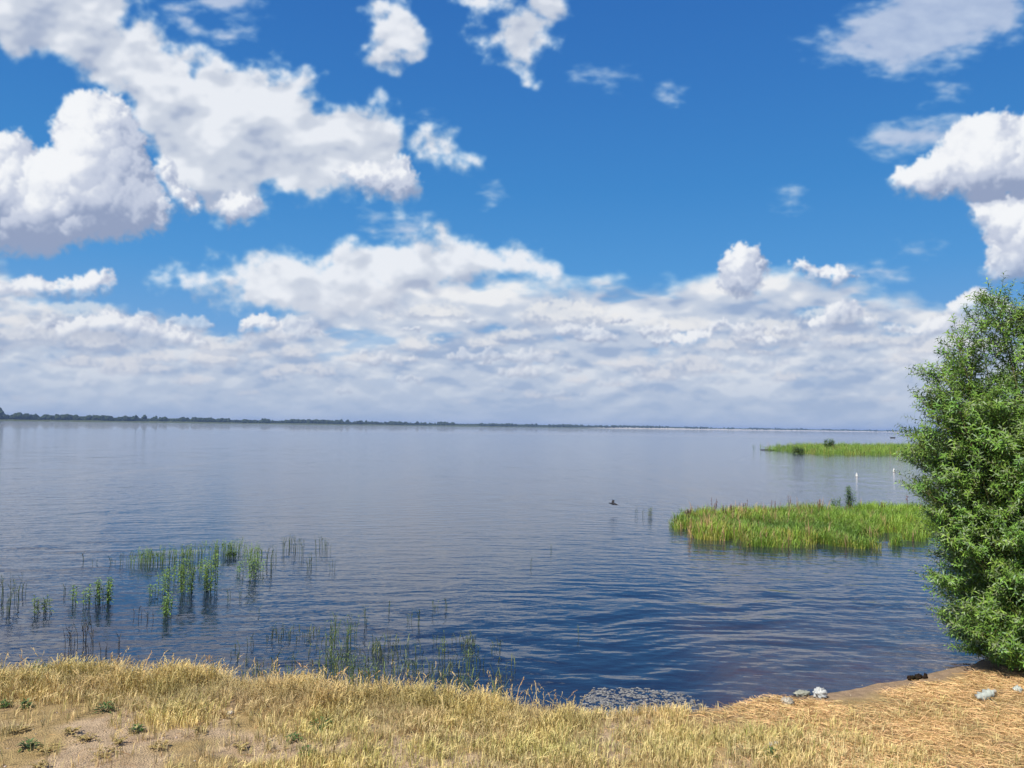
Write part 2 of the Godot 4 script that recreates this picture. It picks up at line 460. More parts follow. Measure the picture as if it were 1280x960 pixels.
# ---------------------------------------------------------------- helpers
class Shape:
	var v := PackedVector3Array()
	var n := PackedVector3Array()
	var c := PackedColorArray()
	var uv := PackedVector2Array()
	var idx := PackedInt32Array()
	func point(p: Vector3, normal: Vector3, color: Color) -> int:
		v.append(p)
		n.append(normal)
		c.append(color)
		return v.size() - 1
	func tri(a: int, b: int, d: int) -> void:
		idx.append(a)
		idx.append(b)
		idx.append(d)
	func quad(a: int, b: int, d: int, e: int) -> void:
		tri(a, b, d)
		tri(a, d, e)
	# A strip along POINTS, WIDTHS wide, lying across SIDE.
	func ribbon(points: PackedVector3Array, widths: Array, side: Vector3, c0: Color, c1: Color) -> void:
		var last := points.size() - 1
		var before := -1
		for i in points.size():
			var along := (points[mini(i + 1, last)] - points[maxi(i - 1, 0)]).normalized()
			var s := (side - along * side.dot(along)).normalized()
			var normal := along.cross(s).normalized()
			var w: float = widths[i]
			var color := c0.lerp(c1, float(i) / last)
			var a := point(points[i] - s * w * 0.5, normal, color)
			point(points[i] + s * w * 0.5, normal, color)
			if i > 0:
				quad(before, before + 1, a + 1, a)
			before = a
	func tube(points: PackedVector3Array, radii: Array, sides: int, c0: Color, c1: Color, rough := 0.0) -> void:
		var last := points.size() - 1
		var start := v.size()
		for i in points.size():
			var along := (points[mini(i + 1, last)] - points[maxi(i - 1, 0)]).normalized()
			var s := along.cross(Vector3(0.31, 0.2, 0.93)).normalized()
			var t := along.cross(s)
			for k in sides:
				var a := TAU * k / sides
				var normal := s * cos(a) + t * sin(a)
				var r: float = radii[i]
				point(points[i] + normal * r * (1.0 + rough * sin(a * 3.0 + i * 1.7)), normal, c0.lerp(c1, float(i) / last))
		for i in last:
			for k in sides:
				var a := start + i * sides + k
				var b := start + i * sides + (k + 1) % sides
				quad(a, a + sides, b + sides, b)
	# A pointed leaf folded a little along its middle.
	func leaf(base: Vector3, along: Vector3, up: Vector3, length: float, width: float, color: Color, droop := 0.25) -> void:
		var side := along.cross(up).normalized()
		var normal := side.cross(along).normalized()
		var mid := base + along * length * 0.45 + normal * length * 0.04
		var tip := base + along * length - normal * length * droop
		var b := point(base, normal, color)
		var l := point(mid - side * width * 0.5 + normal * width * 0.14, (normal + side * 0.35).normalized(), color)
		var m := point(mid, normal, color)
		var r := point(mid + side * width * 0.5 + normal * width * 0.14, (normal - side * 0.35).normalized(), color)
		var t := point(tip, (normal + along * droop).normalized(), color)
		tri(b, l, m)
		tri(b, m, r)
		tri(l, t, m)
		tri(m, t, r)
	# A lumpy closed body: a ball of RINGS x SEGMENTS, each point pushed by NOISE.
	func lump(centre: Vector3, radii: Vector3, noise: FastNoiseLite, amount: float, c0: Color, rings := 7, segments := 10, flat := -1.0, spread := 0.12) -> void:
		var start := v.size()
		for i in rings + 1:
			var el := -PI / 2 + PI * i / rings
			for k in segments:
				var az := TAU * k / segments
				var d := Vector3(cos(el) * cos(az), sin(el), cos(el) * sin(az))
				var w := noise.get_noise_3dv(d * 1.3 + centre * 7.0)
				var p := d * (1.0 + amount * w)
				p.y = maxf(p.y, flat)
				point(centre + p * radii, (d / radii).normalized(), Color(c0.r * (1.0 + spread * w), c0.g * (1.0 + spread * w), c0.b * (1.0 + spread * w)))
		for i in rings:
			for k in segments:
				var a := start + i * segments + k
				var b := start + i * segments + (k + 1) % segments
				quad(a, a + segments, b + segments, b)
	func smooth_normals() -> void:
		n.fill(Vector3.ZERO)
		for i in range(0, idx.size(), 3):
			var a := idx[i]
			var b := idx[i + 1]
			var d := idx[i + 2]
			var face := (v[d] - v[a]).cross(v[b] - v[a])
			n[a] += face
			n[b] += face
			n[d] += face
		for i in n.size():
			n[i] = n[i].normalized() if n[i].length_squared() > 0.0 else Vector3.UP
	func mesh(material: Material) -> ArrayMesh:
		var arrays := []
		arrays.resize(Mesh.ARRAY_MAX)
		arrays[Mesh.ARRAY_VERTEX] = v
		arrays[Mesh.ARRAY_NORMAL] = n
		arrays[Mesh.ARRAY_COLOR] = c
		if uv.size():
			arrays[Mesh.ARRAY_TEX_UV] = uv
		arrays[Mesh.ARRAY_INDEX] = idx
		var m := ArrayMesh.new()
		m.add_surface_from_arrays(Mesh.PRIMITIVE_TRIANGLES, arrays)
		m.surface_set_material(0, material)
		return m

var rng := RandomNumberGenerator.new()
var names := {}
var M := {}
var hill := noise_of(FastNoiseLite.TYPE_SIMPLEX_SMOOTH, 5, 1.0, 3)
var lumps := noise_of(FastNoiseLite.TYPE_SIMPLEX_SMOOTH, 8, 1.0, 4, 0.6)

func numbered(called: String) -> String:
	names[called] = names.get(called, -1) + 1
	return called if names[called] == 0 else "%s_%03d" % [called, names[called]]

func tag(o: Node3D, label: String, category: String, group := "") -> Node3D:
	o.set_meta("label", label)
	o.set_meta("category", category)
	if group:
		o.set_meta("group", group)
	return o

func thing(called: String, at: Vector3, label: String, category: String, group := "") -> Node3D:
	var o := Node3D.new()
	o.name = numbered(called)
	o.position = at
	add_child(o)
	return tag(o, label, category, group)

func part(called: String, shape: Shape, material: Material, parent: Node3D) -> MeshInstance3D:
	var o := MeshInstance3D.new()
	o.name = called
	o.mesh = shape.mesh(material)
	parent.add_child(o, true)
	return o

func piece(called: String, mesh: Mesh, at: Transform3D, parent: Node3D) -> MeshInstance3D:
	var o := MeshInstance3D.new()
	o.name = called
	o.mesh = mesh
	o.transform = at
	parent.add_child(o, true)
	return o

func scatter(called: String, mesh: Mesh, places: Array[Transform3D], tints: PackedColorArray, parent: Node3D) -> MultiMeshInstance3D:
	var mm := MultiMesh.new()
	mm.transform_format = MultiMesh.TRANSFORM_3D
	mm.use_colors = true
	mm.mesh = mesh
	mm.instance_count = places.size()
	for i in places.size():
		mm.set_instance_transform(i, places[i])
		mm.set_instance_color(i, tints[i])
	var o := MultiMeshInstance3D.new()
	o.name = called
	o.multimesh = mm
	o.set_meta("kind", "stuff")
	parent.add_child(o, true)
	return o

# Growth or litter nobody could count: one object whose children are the copies of its few meshes. LISTS: for each mesh, [transform, tint] pairs.
func stuff(called: String, label: String, category: String, meshes: Array[ArrayMesh], lists: Array, child: String) -> Node3D:
	var o := thing(called, Vector3.ZERO, label, category)
	o.set_meta("kind", "stuff")
	fill(o, meshes, lists, child)
	return o

func fill(o: Node3D, meshes: Array[ArrayMesh], lists: Array, child: String) -> void:
	for k in meshes.size():
		var places: Array[Transform3D] = []
		var tints := PackedColorArray()
		for e: Array in lists[k]:
			places.append(e[0])
			tints.append(e[1])
		if places:
			scatter(child, meshes[k], places, tints, o)

func hue(r: float, g: float, b: float, spread := 0.0) -> Color:
	var k := 1.0 + rng.randf_range(-spread, spread)
	return Color(r * k * (1.0 + rng.randf_range(-spread, spread) * 0.3), g * k, b * k * (1.0 + rng.randf_range(-spread, spread) * 0.3))

func plain(called: String, roughness: float, specular := 0.5, backlight := 0.0) -> StandardMaterial3D:
	var m := StandardMaterial3D.new()
	m.resource_name = called
	m.vertex_color_use_as_albedo = true
	m.roughness = roughness
	m.metallic_specular = specular
	m.cull_mode = BaseMaterial3D.CULL_DISABLED
	if backlight > 0.0:
		m.backlight_enabled = true
		m.backlight = Color(backlight, backlight, backlight * 0.6)
	M[called] = m
	return m

func grain(seed_: int, frequency: float, octaves: int, size := 512) -> Image:
	var n := noise_of(FastNoiseLite.TYPE_SIMPLEX_SMOOTH, seed_, frequency, octaves, 0.62)
	var im := n.get_seamless_image(size, size, false, false, 0.1, true)
	im.convert(Image.FORMAT_RGB8)
	return im

func make_materials() -> void:
	plain("dry_grass", 0.75, 0.3, 0.35)
	plain("green_blade", 0.5, 0.45, 0.45)
	plain("willow_leaf", 0.5, 0.36, 0.45)
	plain("bark", 0.85, 0.3)
	plain("far_leaf", 0.9, 0.2)
	plain("plastic", 0.35, 0.5, 0.3)
	plain("rag", 0.9, 0.2)
	plain("paint", 0.4, 0.5)
	plain("foam", 0.3, 0.5, 0.3)
	plain("feather", 0.8, 0.3)
	# earth and sand: grain in the texture, the kind of soil in the vertex colours
	var soil := plain("soil", 0.95, 0.25)
	var coarse := grain(3, 0.02, 5)
	var speck := grain(4, 0.16, 3)
	var im := Image.create_empty(512, 512, false, Image.FORMAT_RGB8)
	for y in 512:
		for x in 512:
			var a := coarse.get_pixel(x, y).r
			var b := speck.get_pixel(x, y).r
			var k := 0.74 + 0.24 * a + 0.3 * (b - 0.5)
			if b > 0.74:
				k *= 0.72
			im.set_pixel(x, y, Color(clampf(k, 0, 1), clampf(k * 0.985, 0, 1), clampf(k * 0.96, 0, 1)))
	soil.albedo_texture = ImageTexture.create_from_image(im)
	soil.heightmap_enabled = true
	soil.heightmap_texture = ImageTexture.create_from_image(speck)
	soil.heightmap_scale = 1.2
	soil.uv1_triplanar = true
	soil.uv1_world_triplanar = true
	soil.uv1_scale = Vector3(0.9, 0.9, 0.9)
	# the lake: murky water under a smooth surface, with small ripples
	var water := StandardMaterial3D.new()
	water.resource_name = "water"
	water.transparency = BaseMaterial3D.TRANSPARENCY_ALPHA
	water.albedo_color = Color(Color(0.014, 0.024, 0.056).linear_to_srgb(), 0.52)
	water.roughness = 0.03
	water.metallic_specular = 0.47
	var ripple := noise_of(FastNoiseLite.TYPE_SIMPLEX_SMOOTH, 15, 0.012, 4, 0.55).get_seamless_image(1024, 1024, false, false, 0.15, true)
	ripple.convert(Image.FORMAT_RGBA8)
	ripple.bump_map_to_normal_map(9.0)
	water.normal_enabled = true
	water.normal_texture = ImageTexture.create_from_image(ripple)
	water.normal_scale = RIPPLE
	water.uv1_scale = Vector3(1.0 / 11.0, 1.0 / 3.7, 1.0)
	M.water = water

# ---------------------------------------------------------------- the lie of the land
const RIPPLE := 0.22
# The water's edge as z over x, from pixels of the photograph where it shows.
var shore := PackedVector2Array()

func lay_shore() -> void:
	shore = PackedVector2Array([Vector2(-6000, -160), Vector2(-300, -30), Vector2(-40, -9.5), Vector2(-9, -6.9)])
	for p in [[-60, 858], [0, 860], [100, 859], [200, 862], [300, 868], [400, 877], [500, 884], [600, 893], [700, 903], [780, 908], [860, 907], [920, 896], [960, 884], [1000, 873], [1040, 866], [1130, 850], [1190, 836], [1240, 822]]:
		var q := on_level(p[0], p[1])
		shore.append(Vector2(q.x, q.z))
	shore.append_array(PackedVector2Array([Vector2(6.5, -8.0), Vector2(12, -10.5), Vector2(60, -17), Vector2(300, -30), Vector2(6000, -160)]))

func shore_z(x: float) -> float:
	var a := 0
	var b := shore.size() - 1
	while b - a > 1:
		var m := (a + b) / 2
		if shore[m].x <= x:
			a = m
		else:
			b = m
	return lerpf(shore[a].y, shore[b].y, clampf((x - shore[a].x) / (shore[b].x - shore[a].x), 0.0, 1.0))

# Metres from the water's edge, positive on land.
func inland(x: float, z: float) -> float:
	return (z - shore_z(x)) * 0.95

func ground_height(x: float, z: float) -> float:
	var d := inland(x, z) + hill.get_noise_2d(x * 1.3, z * 1.3) * 0.06
	var beach := smoothstep(1.75, 2.5, x)
	var bumps := hill.get_noise_2d(x * 0.8 + 50.0, z * 0.8) * 0.04 + hill.get_noise_2d(x * 3.0, z * 3.0) * 0.012
	if d > 0.0:
		var lip := lerpf(0.11 + 0.05 * smoothstep(0.2, 1.6, x), 0.012, beach)
		return lip * smoothstep(0.0, 0.2, d) + lerpf(0.06, 0.065, beach) * minf(d, 6.0) + 0.004 * clampf(d - 6.0, 0.0, 400.0) + bumps * smoothstep(0.0, 0.5, d) * lerpf(1.0, 0.5, beach)
	var slope := lerpf(0.42, 0.055, smoothstep(1.2, 2.2, x))
	return maxf(d * slope, -2.6) + bumps * 0.4 * smoothstep(0.0, -0.6, d)

# A spot on the bank or the lake bed under a pixel.
func on_ground(px: float, py: float) -> Vector3:
	var p := on_level(px, py, 0.15)
	for i in 12:
		p = on_level(px, py, ground_height(p.x, p.z))
	return p

func ticks(from: float, fine_to: float, to: float, step: float, growth: float) -> PackedFloat32Array:
	var out := PackedFloat32Array()
	var x := from
	var sign_ := signf(to - from)
	while (fine_to - x) * sign_ > 0.0:
		out.append(x)
		x += step * sign_
	var s := step
	while (to - x) * sign_ > 0.0:
		out.append(x)
		s *= growth
		x += s * sign_
	out.append(to)
	return out

func both_ways(half: float, to: float, step: float, growth: float) -> PackedFloat32Array:
	var right := ticks(0.0, half, to, step, growth)
	var out := PackedFloat32Array()
	for i in range(right.size() - 1, 0, -1):
		out.append(-right[i])
	out.append_array(right)
	return out

func sheet(called: String, xs: PackedFloat32Array, zs: PackedFloat32Array, height: Callable, color: Callable, material: Material) -> MeshInstance3D:
	var s := Shape.new()
	var w := xs.size()
	var e := 0.012
	for z in zs:
		for x in xs:
			var y: float = height.call(x, z)
			s.v.append(Vector3(x, y, z))
			s.c.append(color.call(x, z, y))
			s.uv.append(Vector2(x, z))
	for j in zs.size() - 1:
		for i in w - 1:
			var a := j * w + i
			# zs run away from the viewer
			s.quad(a, a + w, a + w + 1, a + 1)
	s.n.resize(s.v.size())
	s.smooth_normals()
	if s.n[w * 3 + 3].y < 0.0:
		for i in s.n.size():
			s.n[i] = -s.n[i]
	var o := part(called, s, material, self)
	o.set_meta("kind", "structure")
	return o

var wind := noise_of(FastNoiseLite.TYPE_SIMPLEX_SMOOTH, 101, 1.0, 1)
func wave(x: float, z: float) -> float:
	var away := Vector2(x, z).length()
	if away > 130.0:
		return 0.0
	var calm := 0.5 + 1.05 * wind.get_noise_2d(x * 0.1 + 40.0, z * 0.2) + 0.45 * wind.get_noise_2d(x * 0.38, z * 0.7 + 7.0)
	calm = clampf(calm * 0.92, 0.08, 1.15) * smoothstep(0.1, -0.9, inland(x, z) if z > -12.0 else -1.0)
	# crests bend and run at changing angles
	var tx := x + 0.5 * wind.get_noise_2d(x * 0.3, z * 0.3)
	var tz := z + 0.35 * wind.get_noise_2d(x * 0.45 + 17.0, z * 0.45) + 0.12 * x * wind.get_noise_2d(x * 0.06, z * 0.06 + 5.0)
	var h := wind.get_noise_2d(tx * 0.62 + tz * 0.25, tz * 1.3) * 0.0095 * smoothstep(130.0, 50.0, away)
	h += wind.get_noise_2d(tx * 1.5 - tz * 0.5 + 9.0, tz * 3.0) * 0.0048 * smoothstep(50.0, 20.0, away)
	if away < 30.0:
		h += wind.get_noise_2d(tx * 3.2 + tz * 0.9, tz * 6.4 + 3.0) * 0.0024 * smoothstep(30.0, 11.0, away)
	if away < 12.0:
		h += wind.get_noise_2d(tx * 7.0 - tz, tz * 13.0) * 0.0010 * smoothstep(12.0, 7.0, away)
	return h * calm

func soil_color(x: float, z: float, y: float) -> Color:
	var d := inland(x, z)
	var n := hill.get_noise_2d(x * 0.9 + 30.0, z * 0.9)
	var m := hill.get_noise_2d(x * 2.6, z * 2.6 + 12.0)
	var sand := Color(0.55, 0.43, 0.30)
	var thatch := Color(0.42, 0.32, 0.16)
	var wet := Color(0.4, 0.3, 0.21)
	if y < 0.0 and d < 0.1:
		return Color(0.42, 0.31, 0.2).lerp(Color(0.4, 0.22, 0.1), smoothstep(0.05, 0.4, m)).lerp(Color(0.22, 0.18, 0.12), smoothstep(0.0, 0.35, n))
	var c := sand.lerp(thatch, smoothstep(-0.1, 0.25, n + 0.35 * smoothstep(0.9, 0.2, d) + (0.3 if x > 1.6 else 0.0)))
	c = c.lerp(Color(0.4, 0.28, 0.18), smoothstep(0.1, 0.5, m) * 0.5)
	var edge := d + m * 0.1 + n * 0.05
	return c.lerp(wet, smoothstep(0.14, 0.05, edge) if x < 1.7 else smoothstep(0.3, 0.12, edge))

func build_setting() -> void:
	lay_shore()
	var xs := both_ways(5.4, 6500.0, 0.05, 1.12)
	var near := ticks(-3.2, -9.0, -6500.0, 0.05, 1.12)
	var back := ticks(-3.2, -3.0, 3000.0, 0.1, 1.3)
	var zs := PackedFloat32Array()
	for i in range(back.size() - 1, 0, -1):
		zs.append(back[i])
	zs.append_array(near)
	sheet("ground", xs, zs, ground_height, soil_color, M.soil)
	print("ground ", Time.get_ticks_msec())
	sheet("lake", both_ways(4.6, 6400.0, 0.042, 1.05), ticks(-4.6, -10.0, -6400.0, 0.036, 1.037), wave, func(_x, _z, _y): return Color.WHITE, M.water)
	# the water's own murk: light is lost with the length of its way through it
	var murk := FogVolume.new()
	murk.name = "lake_murk"
	murk.shape = RenderingServer.FOG_VOLUME_SHAPE_BOX
	murk.size = Vector3(400, 3.0, 200)
	murk.position = Vector3(0, -1.515, -103.5)
	var silt := FogMaterial.new()
	silt.resource_name = "murk"
	silt.density = 1.3
	silt.albedo = Color(0.05, 0.08, 0.18).linear_to_srgb()
	murk.material = silt
	murk.set_meta("kind", "stuff")
	tag(murk, "murky blue water body below the lake's surface", "water")
	add_child(murk)
	print("water ", Time.get_ticks_msec())

# ---------------------------------------------------------------- dry grass and straw on the bank
func dry_tuft(blades: int, low: float, high: float, spread: float, seed_heads: float) -> ArrayMesh:
	var s := Shape.new()
	for i in blades:
		var a := rng.randf() * TAU
		var out := Vector3(cos(a), 0, sin(a))
		var h := rng.randf_range(low, high)
		var lean := rng.randf_range(0.05, 0.5) * h
		var p := out * rng.randf() * spread
		var bend := Vector3(cos(a + rng.randf_range(-0.8, 0.8)), 0, sin(a + rng.randf_range(-0.8, 0.8)))
		var pts := PackedVector3Array([p - Vector3(0, 0.03, 0), p + Vector3(0, h * 0.4, 0) + bend * lean * 0.2, p + Vector3(0, h * 0.75, 0) + bend * lean * 0.6, p + Vector3(0, h * (1.0 - 0.25 * lean / h), 0) + bend * lean * 1.2])
		var w := rng.randf_range(0.0022, 0.0042)
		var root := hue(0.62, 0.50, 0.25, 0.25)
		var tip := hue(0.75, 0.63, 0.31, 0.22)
		if rng.randf() < 0.1:
			root = hue(0.22, 0.2, 0.07, 0.2)
			tip = hue(0.36, 0.34, 0.1, 0.2)
		elif rng.randf() < 0.12:
			root = hue(0.2, 0.11, 0.05, 0.3)
			tip = hue(0.4, 0.24, 0.11, 0.3)
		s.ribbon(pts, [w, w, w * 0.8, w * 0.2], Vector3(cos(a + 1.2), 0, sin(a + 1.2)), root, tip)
		if rng.randf() < seed_heads:
			var top := pts[3]
			var along := (pts[3] - pts[2]).normalized()
			for k in 5:
				var b := rng.randf() * TAU
				s.leaf(top - along * 0.012 * k, (along + Vector3(cos(b), 0.2, sin(b)) * 0.45).normalized(), Vector3(0.3, 0.9, 0.2), 0.022, 0.006, hue(0.55, 0.42, 0.2, 0.25))
	return s.mesh(M.dry_grass)

func straw_piece(length: float, width: float) -> ArrayMesh:
	var s := Shape.new()
	var b := rng.randf_range(-0.25, 0.25) * length
	var l := rng.randf_range(0.0, 0.12) * length
	var pts := PackedVector3Array([Vector3(-length / 2, 0, 0), Vector3(-length * 0.17, l, b * 0.5), Vector3(length * 0.17, l, b * 0.4), Vector3(length / 2, rng.randf_range(-0.01, 0.02), 0)])
	var c := hue(0.58, 0.44, 0.23, 0.38)
	s.ribbon(pts, [width, width, width * 0.9, width * 0.5], Vector3(0, rng.randf_range(-0.5, 0.5), 1), c, c)
	return s.mesh(M.dry_grass)

func bare(x: float, z: float) -> float:
	# bare sand shows in patches back from the water, most of all to the left
	var d := inland(x, z)
	var n := hill.get_noise_2d(x * 0.9 + 30.0, z * 0.9) + 0.5 * hill.get_noise_2d(x * 2.3 + 11.0, z * 2.3)
	var left := smoothstep(-0.5, -1.9, x) * smoothstep(0.62, 1.0, d + n * 0.35)
	var mid := smoothstep(0.12, -0.2, n) * smoothstep(0.75, 1.3, d) * smoothstep(0.9, -0.4, x)
	return clampf(maxf(left, mid * 0.8), 0.0, 1.0)

func build_bank_cover() -> void:
	var tall: Array[ArrayMesh] = []
	var short: Array[ArrayMesh] = []
	for i in 5:
		tall.append(dry_tuft(24, 0.06, 0.2, 0.05, 0.3))
		short.append(dry_tuft(15, 0.02, 0.085, 0.055, 0.04))
	var tall_at := [[], [], [], [], []]
	var short_at := [[], [], [], [], []]
	for i in 56000:
		var x := rng.randf_range(-7.5, 3.4)
		var z := rng.randf_range(-7.2, -2.2)
		var d := inland(x, z)
		if d < -0.12 or d > 3.4 or (x > 1.5 and d < 0.55):
			continue
		var right := smoothstep(0.9, 1.4, x - 1.3 * smoothstep(0.4, 1.3, d))
		var n := hill.get_noise_2d(x * 1.5 + 5.0, z * 1.5)
		var gap := bare(x, z)
		var t := Transform3D(Basis(Vector3.UP, rng.randf() * TAU).scaled(Vector3.ONE * rng.randf_range(0.7, 1.15)), Vector3(x, ground_height(x, z) - 0.004, z))
		var tint := 0.82 + 0.25 * rng.randf() + 0.2 * n
		var n2 := hill.get_noise_2d(x * 0.7 + 91.0, z * 1.1)
		var n3 := hill.get_noise_2d(x * 3.4 + 21.0, z * 3.4)
		tint *= 1.0 + 0.22 * n3
		var c := Color(tint * (1.0 - 0.1 * n2), tint * (1.0 + 0.01 * n2), tint * (1.0 - 0.2 * n - 0.12 * n2))
		var band := smoothstep(0.75, 0.3, d + n * 0.25) * (1.0 - right) * smoothstep(0.65, 0.3, x)
		if rng.randf() < band * 0.75:
			t.basis = t.basis.scaled(Vector3.ONE * lerpf(0.45, 0.95, smoothstep(-0.35, 0.3, n)) * lerpf(1.0, 0.72, smoothstep(-1.2, 0.3, x)) )
			tall_at[i % 5].append([t, c])
		elif rng.randf() < (1.0 - gap) * (1.0 - 0.93 * right) * lerpf(0.3, 0.9, smoothstep(-0.25, 0.2, n)):
			short_at[i % 5].append([t, c])
		elif rng.randf() < 0.05 * (1.0 - right):
			short_at[i % 5].append([t, c])
	# single taller stalks with seed heads along the edge
	for k in 4:
		tall.append(dry_tuft(3, 0.16, 0.3, 0.03, 1.0))
		tall_at.append([])
	for i in 300:
		var x := rng.randf_range(-6.5, 0.5)
		var z := shore_z(x) + rng.randf_range(-0.12, 0.45)
		var k := rng.randf_range(0.8, 1.1)
		var red := rng.randf() < 0.12
		tall_at[5 + i % 4].append([Transform3D(Basis(Vector3.UP, rng.randf() * TAU).scaled(Vector3.ONE * rng.randf_range(0.6, 1.05)), Vector3(x, ground_height(x, z) - 0.01, z)), Color(k, k * (0.8 if red else 0.97), k * (0.65 if red else 0.9))])
	stuff("tall_dry_grass", "tall straw yellow grass standing along the water's edge", "grass", tall, tall_at, "tuft")
	stuff("short_dry_grass", "short bleached grass growing over the sandy bank", "grass", short, short_at, "tuft")
	# straw lying on the right-hand beach, and fallen stalks under the grass
	var straws := [[], [], [], [], [], []]
	for i in 190000:
		var x := rng.randf_range(1.0, 6.2) if i % 4 > 0 else rng.randf_range(-5.0, 1.2)
		var z := rng.randf_range(-8.0, -3.0)
		var d := inland(x, z)
		if d < 0.04 or d > 3.6:
			continue
		var n := hill.get_noise_2d(x * 1.1 + 70.0, z * 1.1) + 0.5 * hill.get_noise_2d(x * 3.1, z * 3.1)
		var right := smoothstep(1.2, 1.9, x)
		# a strip of bare wet sand is left along the water
		var keep := lerpf(0.16 * (1.0 - bare(x, z) * 0.8), 1.0, right) * lerpf(1.0, smoothstep(0.2, 0.42, d + 0.2 * n + 0.3 * smoothstep(2.3, 1.7, x)), right)
		if rng.randf() > keep * lerpf(0.55, 1.0, smoothstep(-0.3, 0.1, n)):
			continue
		var turn := rng.randf() * TAU if rng.randf() < 0.8 else rng.randf_range(-0.6, 0.6) + 2.8
		var basis := Basis(Vector3.UP, turn) * Basis(Vector3(0, 0, 1), rng.randf_range(-0.14, 0.14)) * Basis(Vector3(1, 0, 0), rng.randf() * TAU)
		var t := Transform3D(basis, Vector3(x, ground_height(x, z) + 0.003 + rng.randf() * 0.022 * right, z))
		var k := 0.7 + 0.5 * rng.randf() + 0.2 * n
		straws[i % 6].append([t, Color(k, k * 0.95, k * 0.9) if rng.randf() < 0.85 else Color(k * 0.5, k * 0.4, k * 0.35)])
	var stalks: Array[ArrayMesh] = []
	for k in 6:
		stalks.append(straw_piece([0.05, 0.07, 0.09, 0.12, 0.17, 0.06][k], [0.002, 0.0024, 0.0022, 0.0024, 0.0027, 0.003][k]))
	stuff("straw_litter", "matted golden straw lying on the beach below the willow", "straw", stalks, straws, "stalk")
# ---------------------------------------------------------------- the willow
const CROWN := [[0.0, 0.6], [0.15, 0.82], [0.4, 1.0], [0.7, 1.1], [1.0, 1.13], [1.5, 1.13], [2.0, 1.07], [2.3, 0.98], [2.6, 0.84], [2.85, 0.7], [3.1, 0.5], [3.3, 0.3], [3.5, 0.08]]
func crown_radius(h: float) -> float:
	for i in CROWN.size() - 1:
		if h <= CROWN[i + 1][0]:
			return lerpf(CROWN[i][1], CROWN[i + 1][1], clampf((h - CROWN[i][0]) / (CROWN[i + 1][0] - CROWN[i][0]), 0, 1))
	return 0.05

func willow_twig(leaves: int, length: float) -> ArrayMesh:
	var s := Shape.new()
	var pts := PackedVector3Array()
	var bend := rng.randf_range(0.05, 0.2)
	for i in 5:
		var t := i / 4.0
		pts.append(Vector3(sin(t * 2.0) * 0.02, t * length, t * t * length * bend))
	s.tube(pts, [0.0022, 0.002, 0.0016, 0.0012, 0.0006], 3, Color(0.16, 0.15, 0.06), Color(0.18, 0.22, 0.06))
	for i in leaves:
		var t := (i + 0.6) / leaves
		var k := minf(t * 4.0, 3.999)
		var at := pts[int(k)].lerp(pts[int(k) + 1], k - int(k))
		var a := i * 2.4 + rng.randf_range(-0.4, 0.4)
		var out := Vector3(cos(a), 0.0, sin(a))
		var along := (out * rng.randf_range(0.7, 1.1) + Vector3(0, rng.randf_range(0.25, 0.9), 0)).normalized()
		var young := smoothstep(0.6, 1.0, t)
		var c := hue(0.13, 0.255, 0.046, 0.32).lerp(hue(0.2, 0.33, 0.06, 0.2), young * 0.6)
		if rng.randf() < 0.16:
			c = hue(0.2, 0.28, 0.15, 0.2)
		s.leaf(at, along, Vector3.UP, rng.randf_range(0.042, 0.072) * lerpf(1.0, 0.75, young), rng.randf_range(0.010, 0.0145), c, rng.randf_range(0.1, 0.45))
	return s.mesh(M.willow_leaf)

func along_stem(a: Vector3, b: Vector3, lean: float, t: float, wobble: Vector3) -> Vector3:
	# leaves the ground steeply, then leans out to its tip
	var flat := Vector3(b.x - a.x, 0, b.z - a.z)
	var up := b.y - a.y
	return a + flat * pow(t, lean) + Vector3(0, up * (1.0 - pow(maxf(1.0 - t, 0.0), 1.25)), 0) + wobble * sin(t * PI)

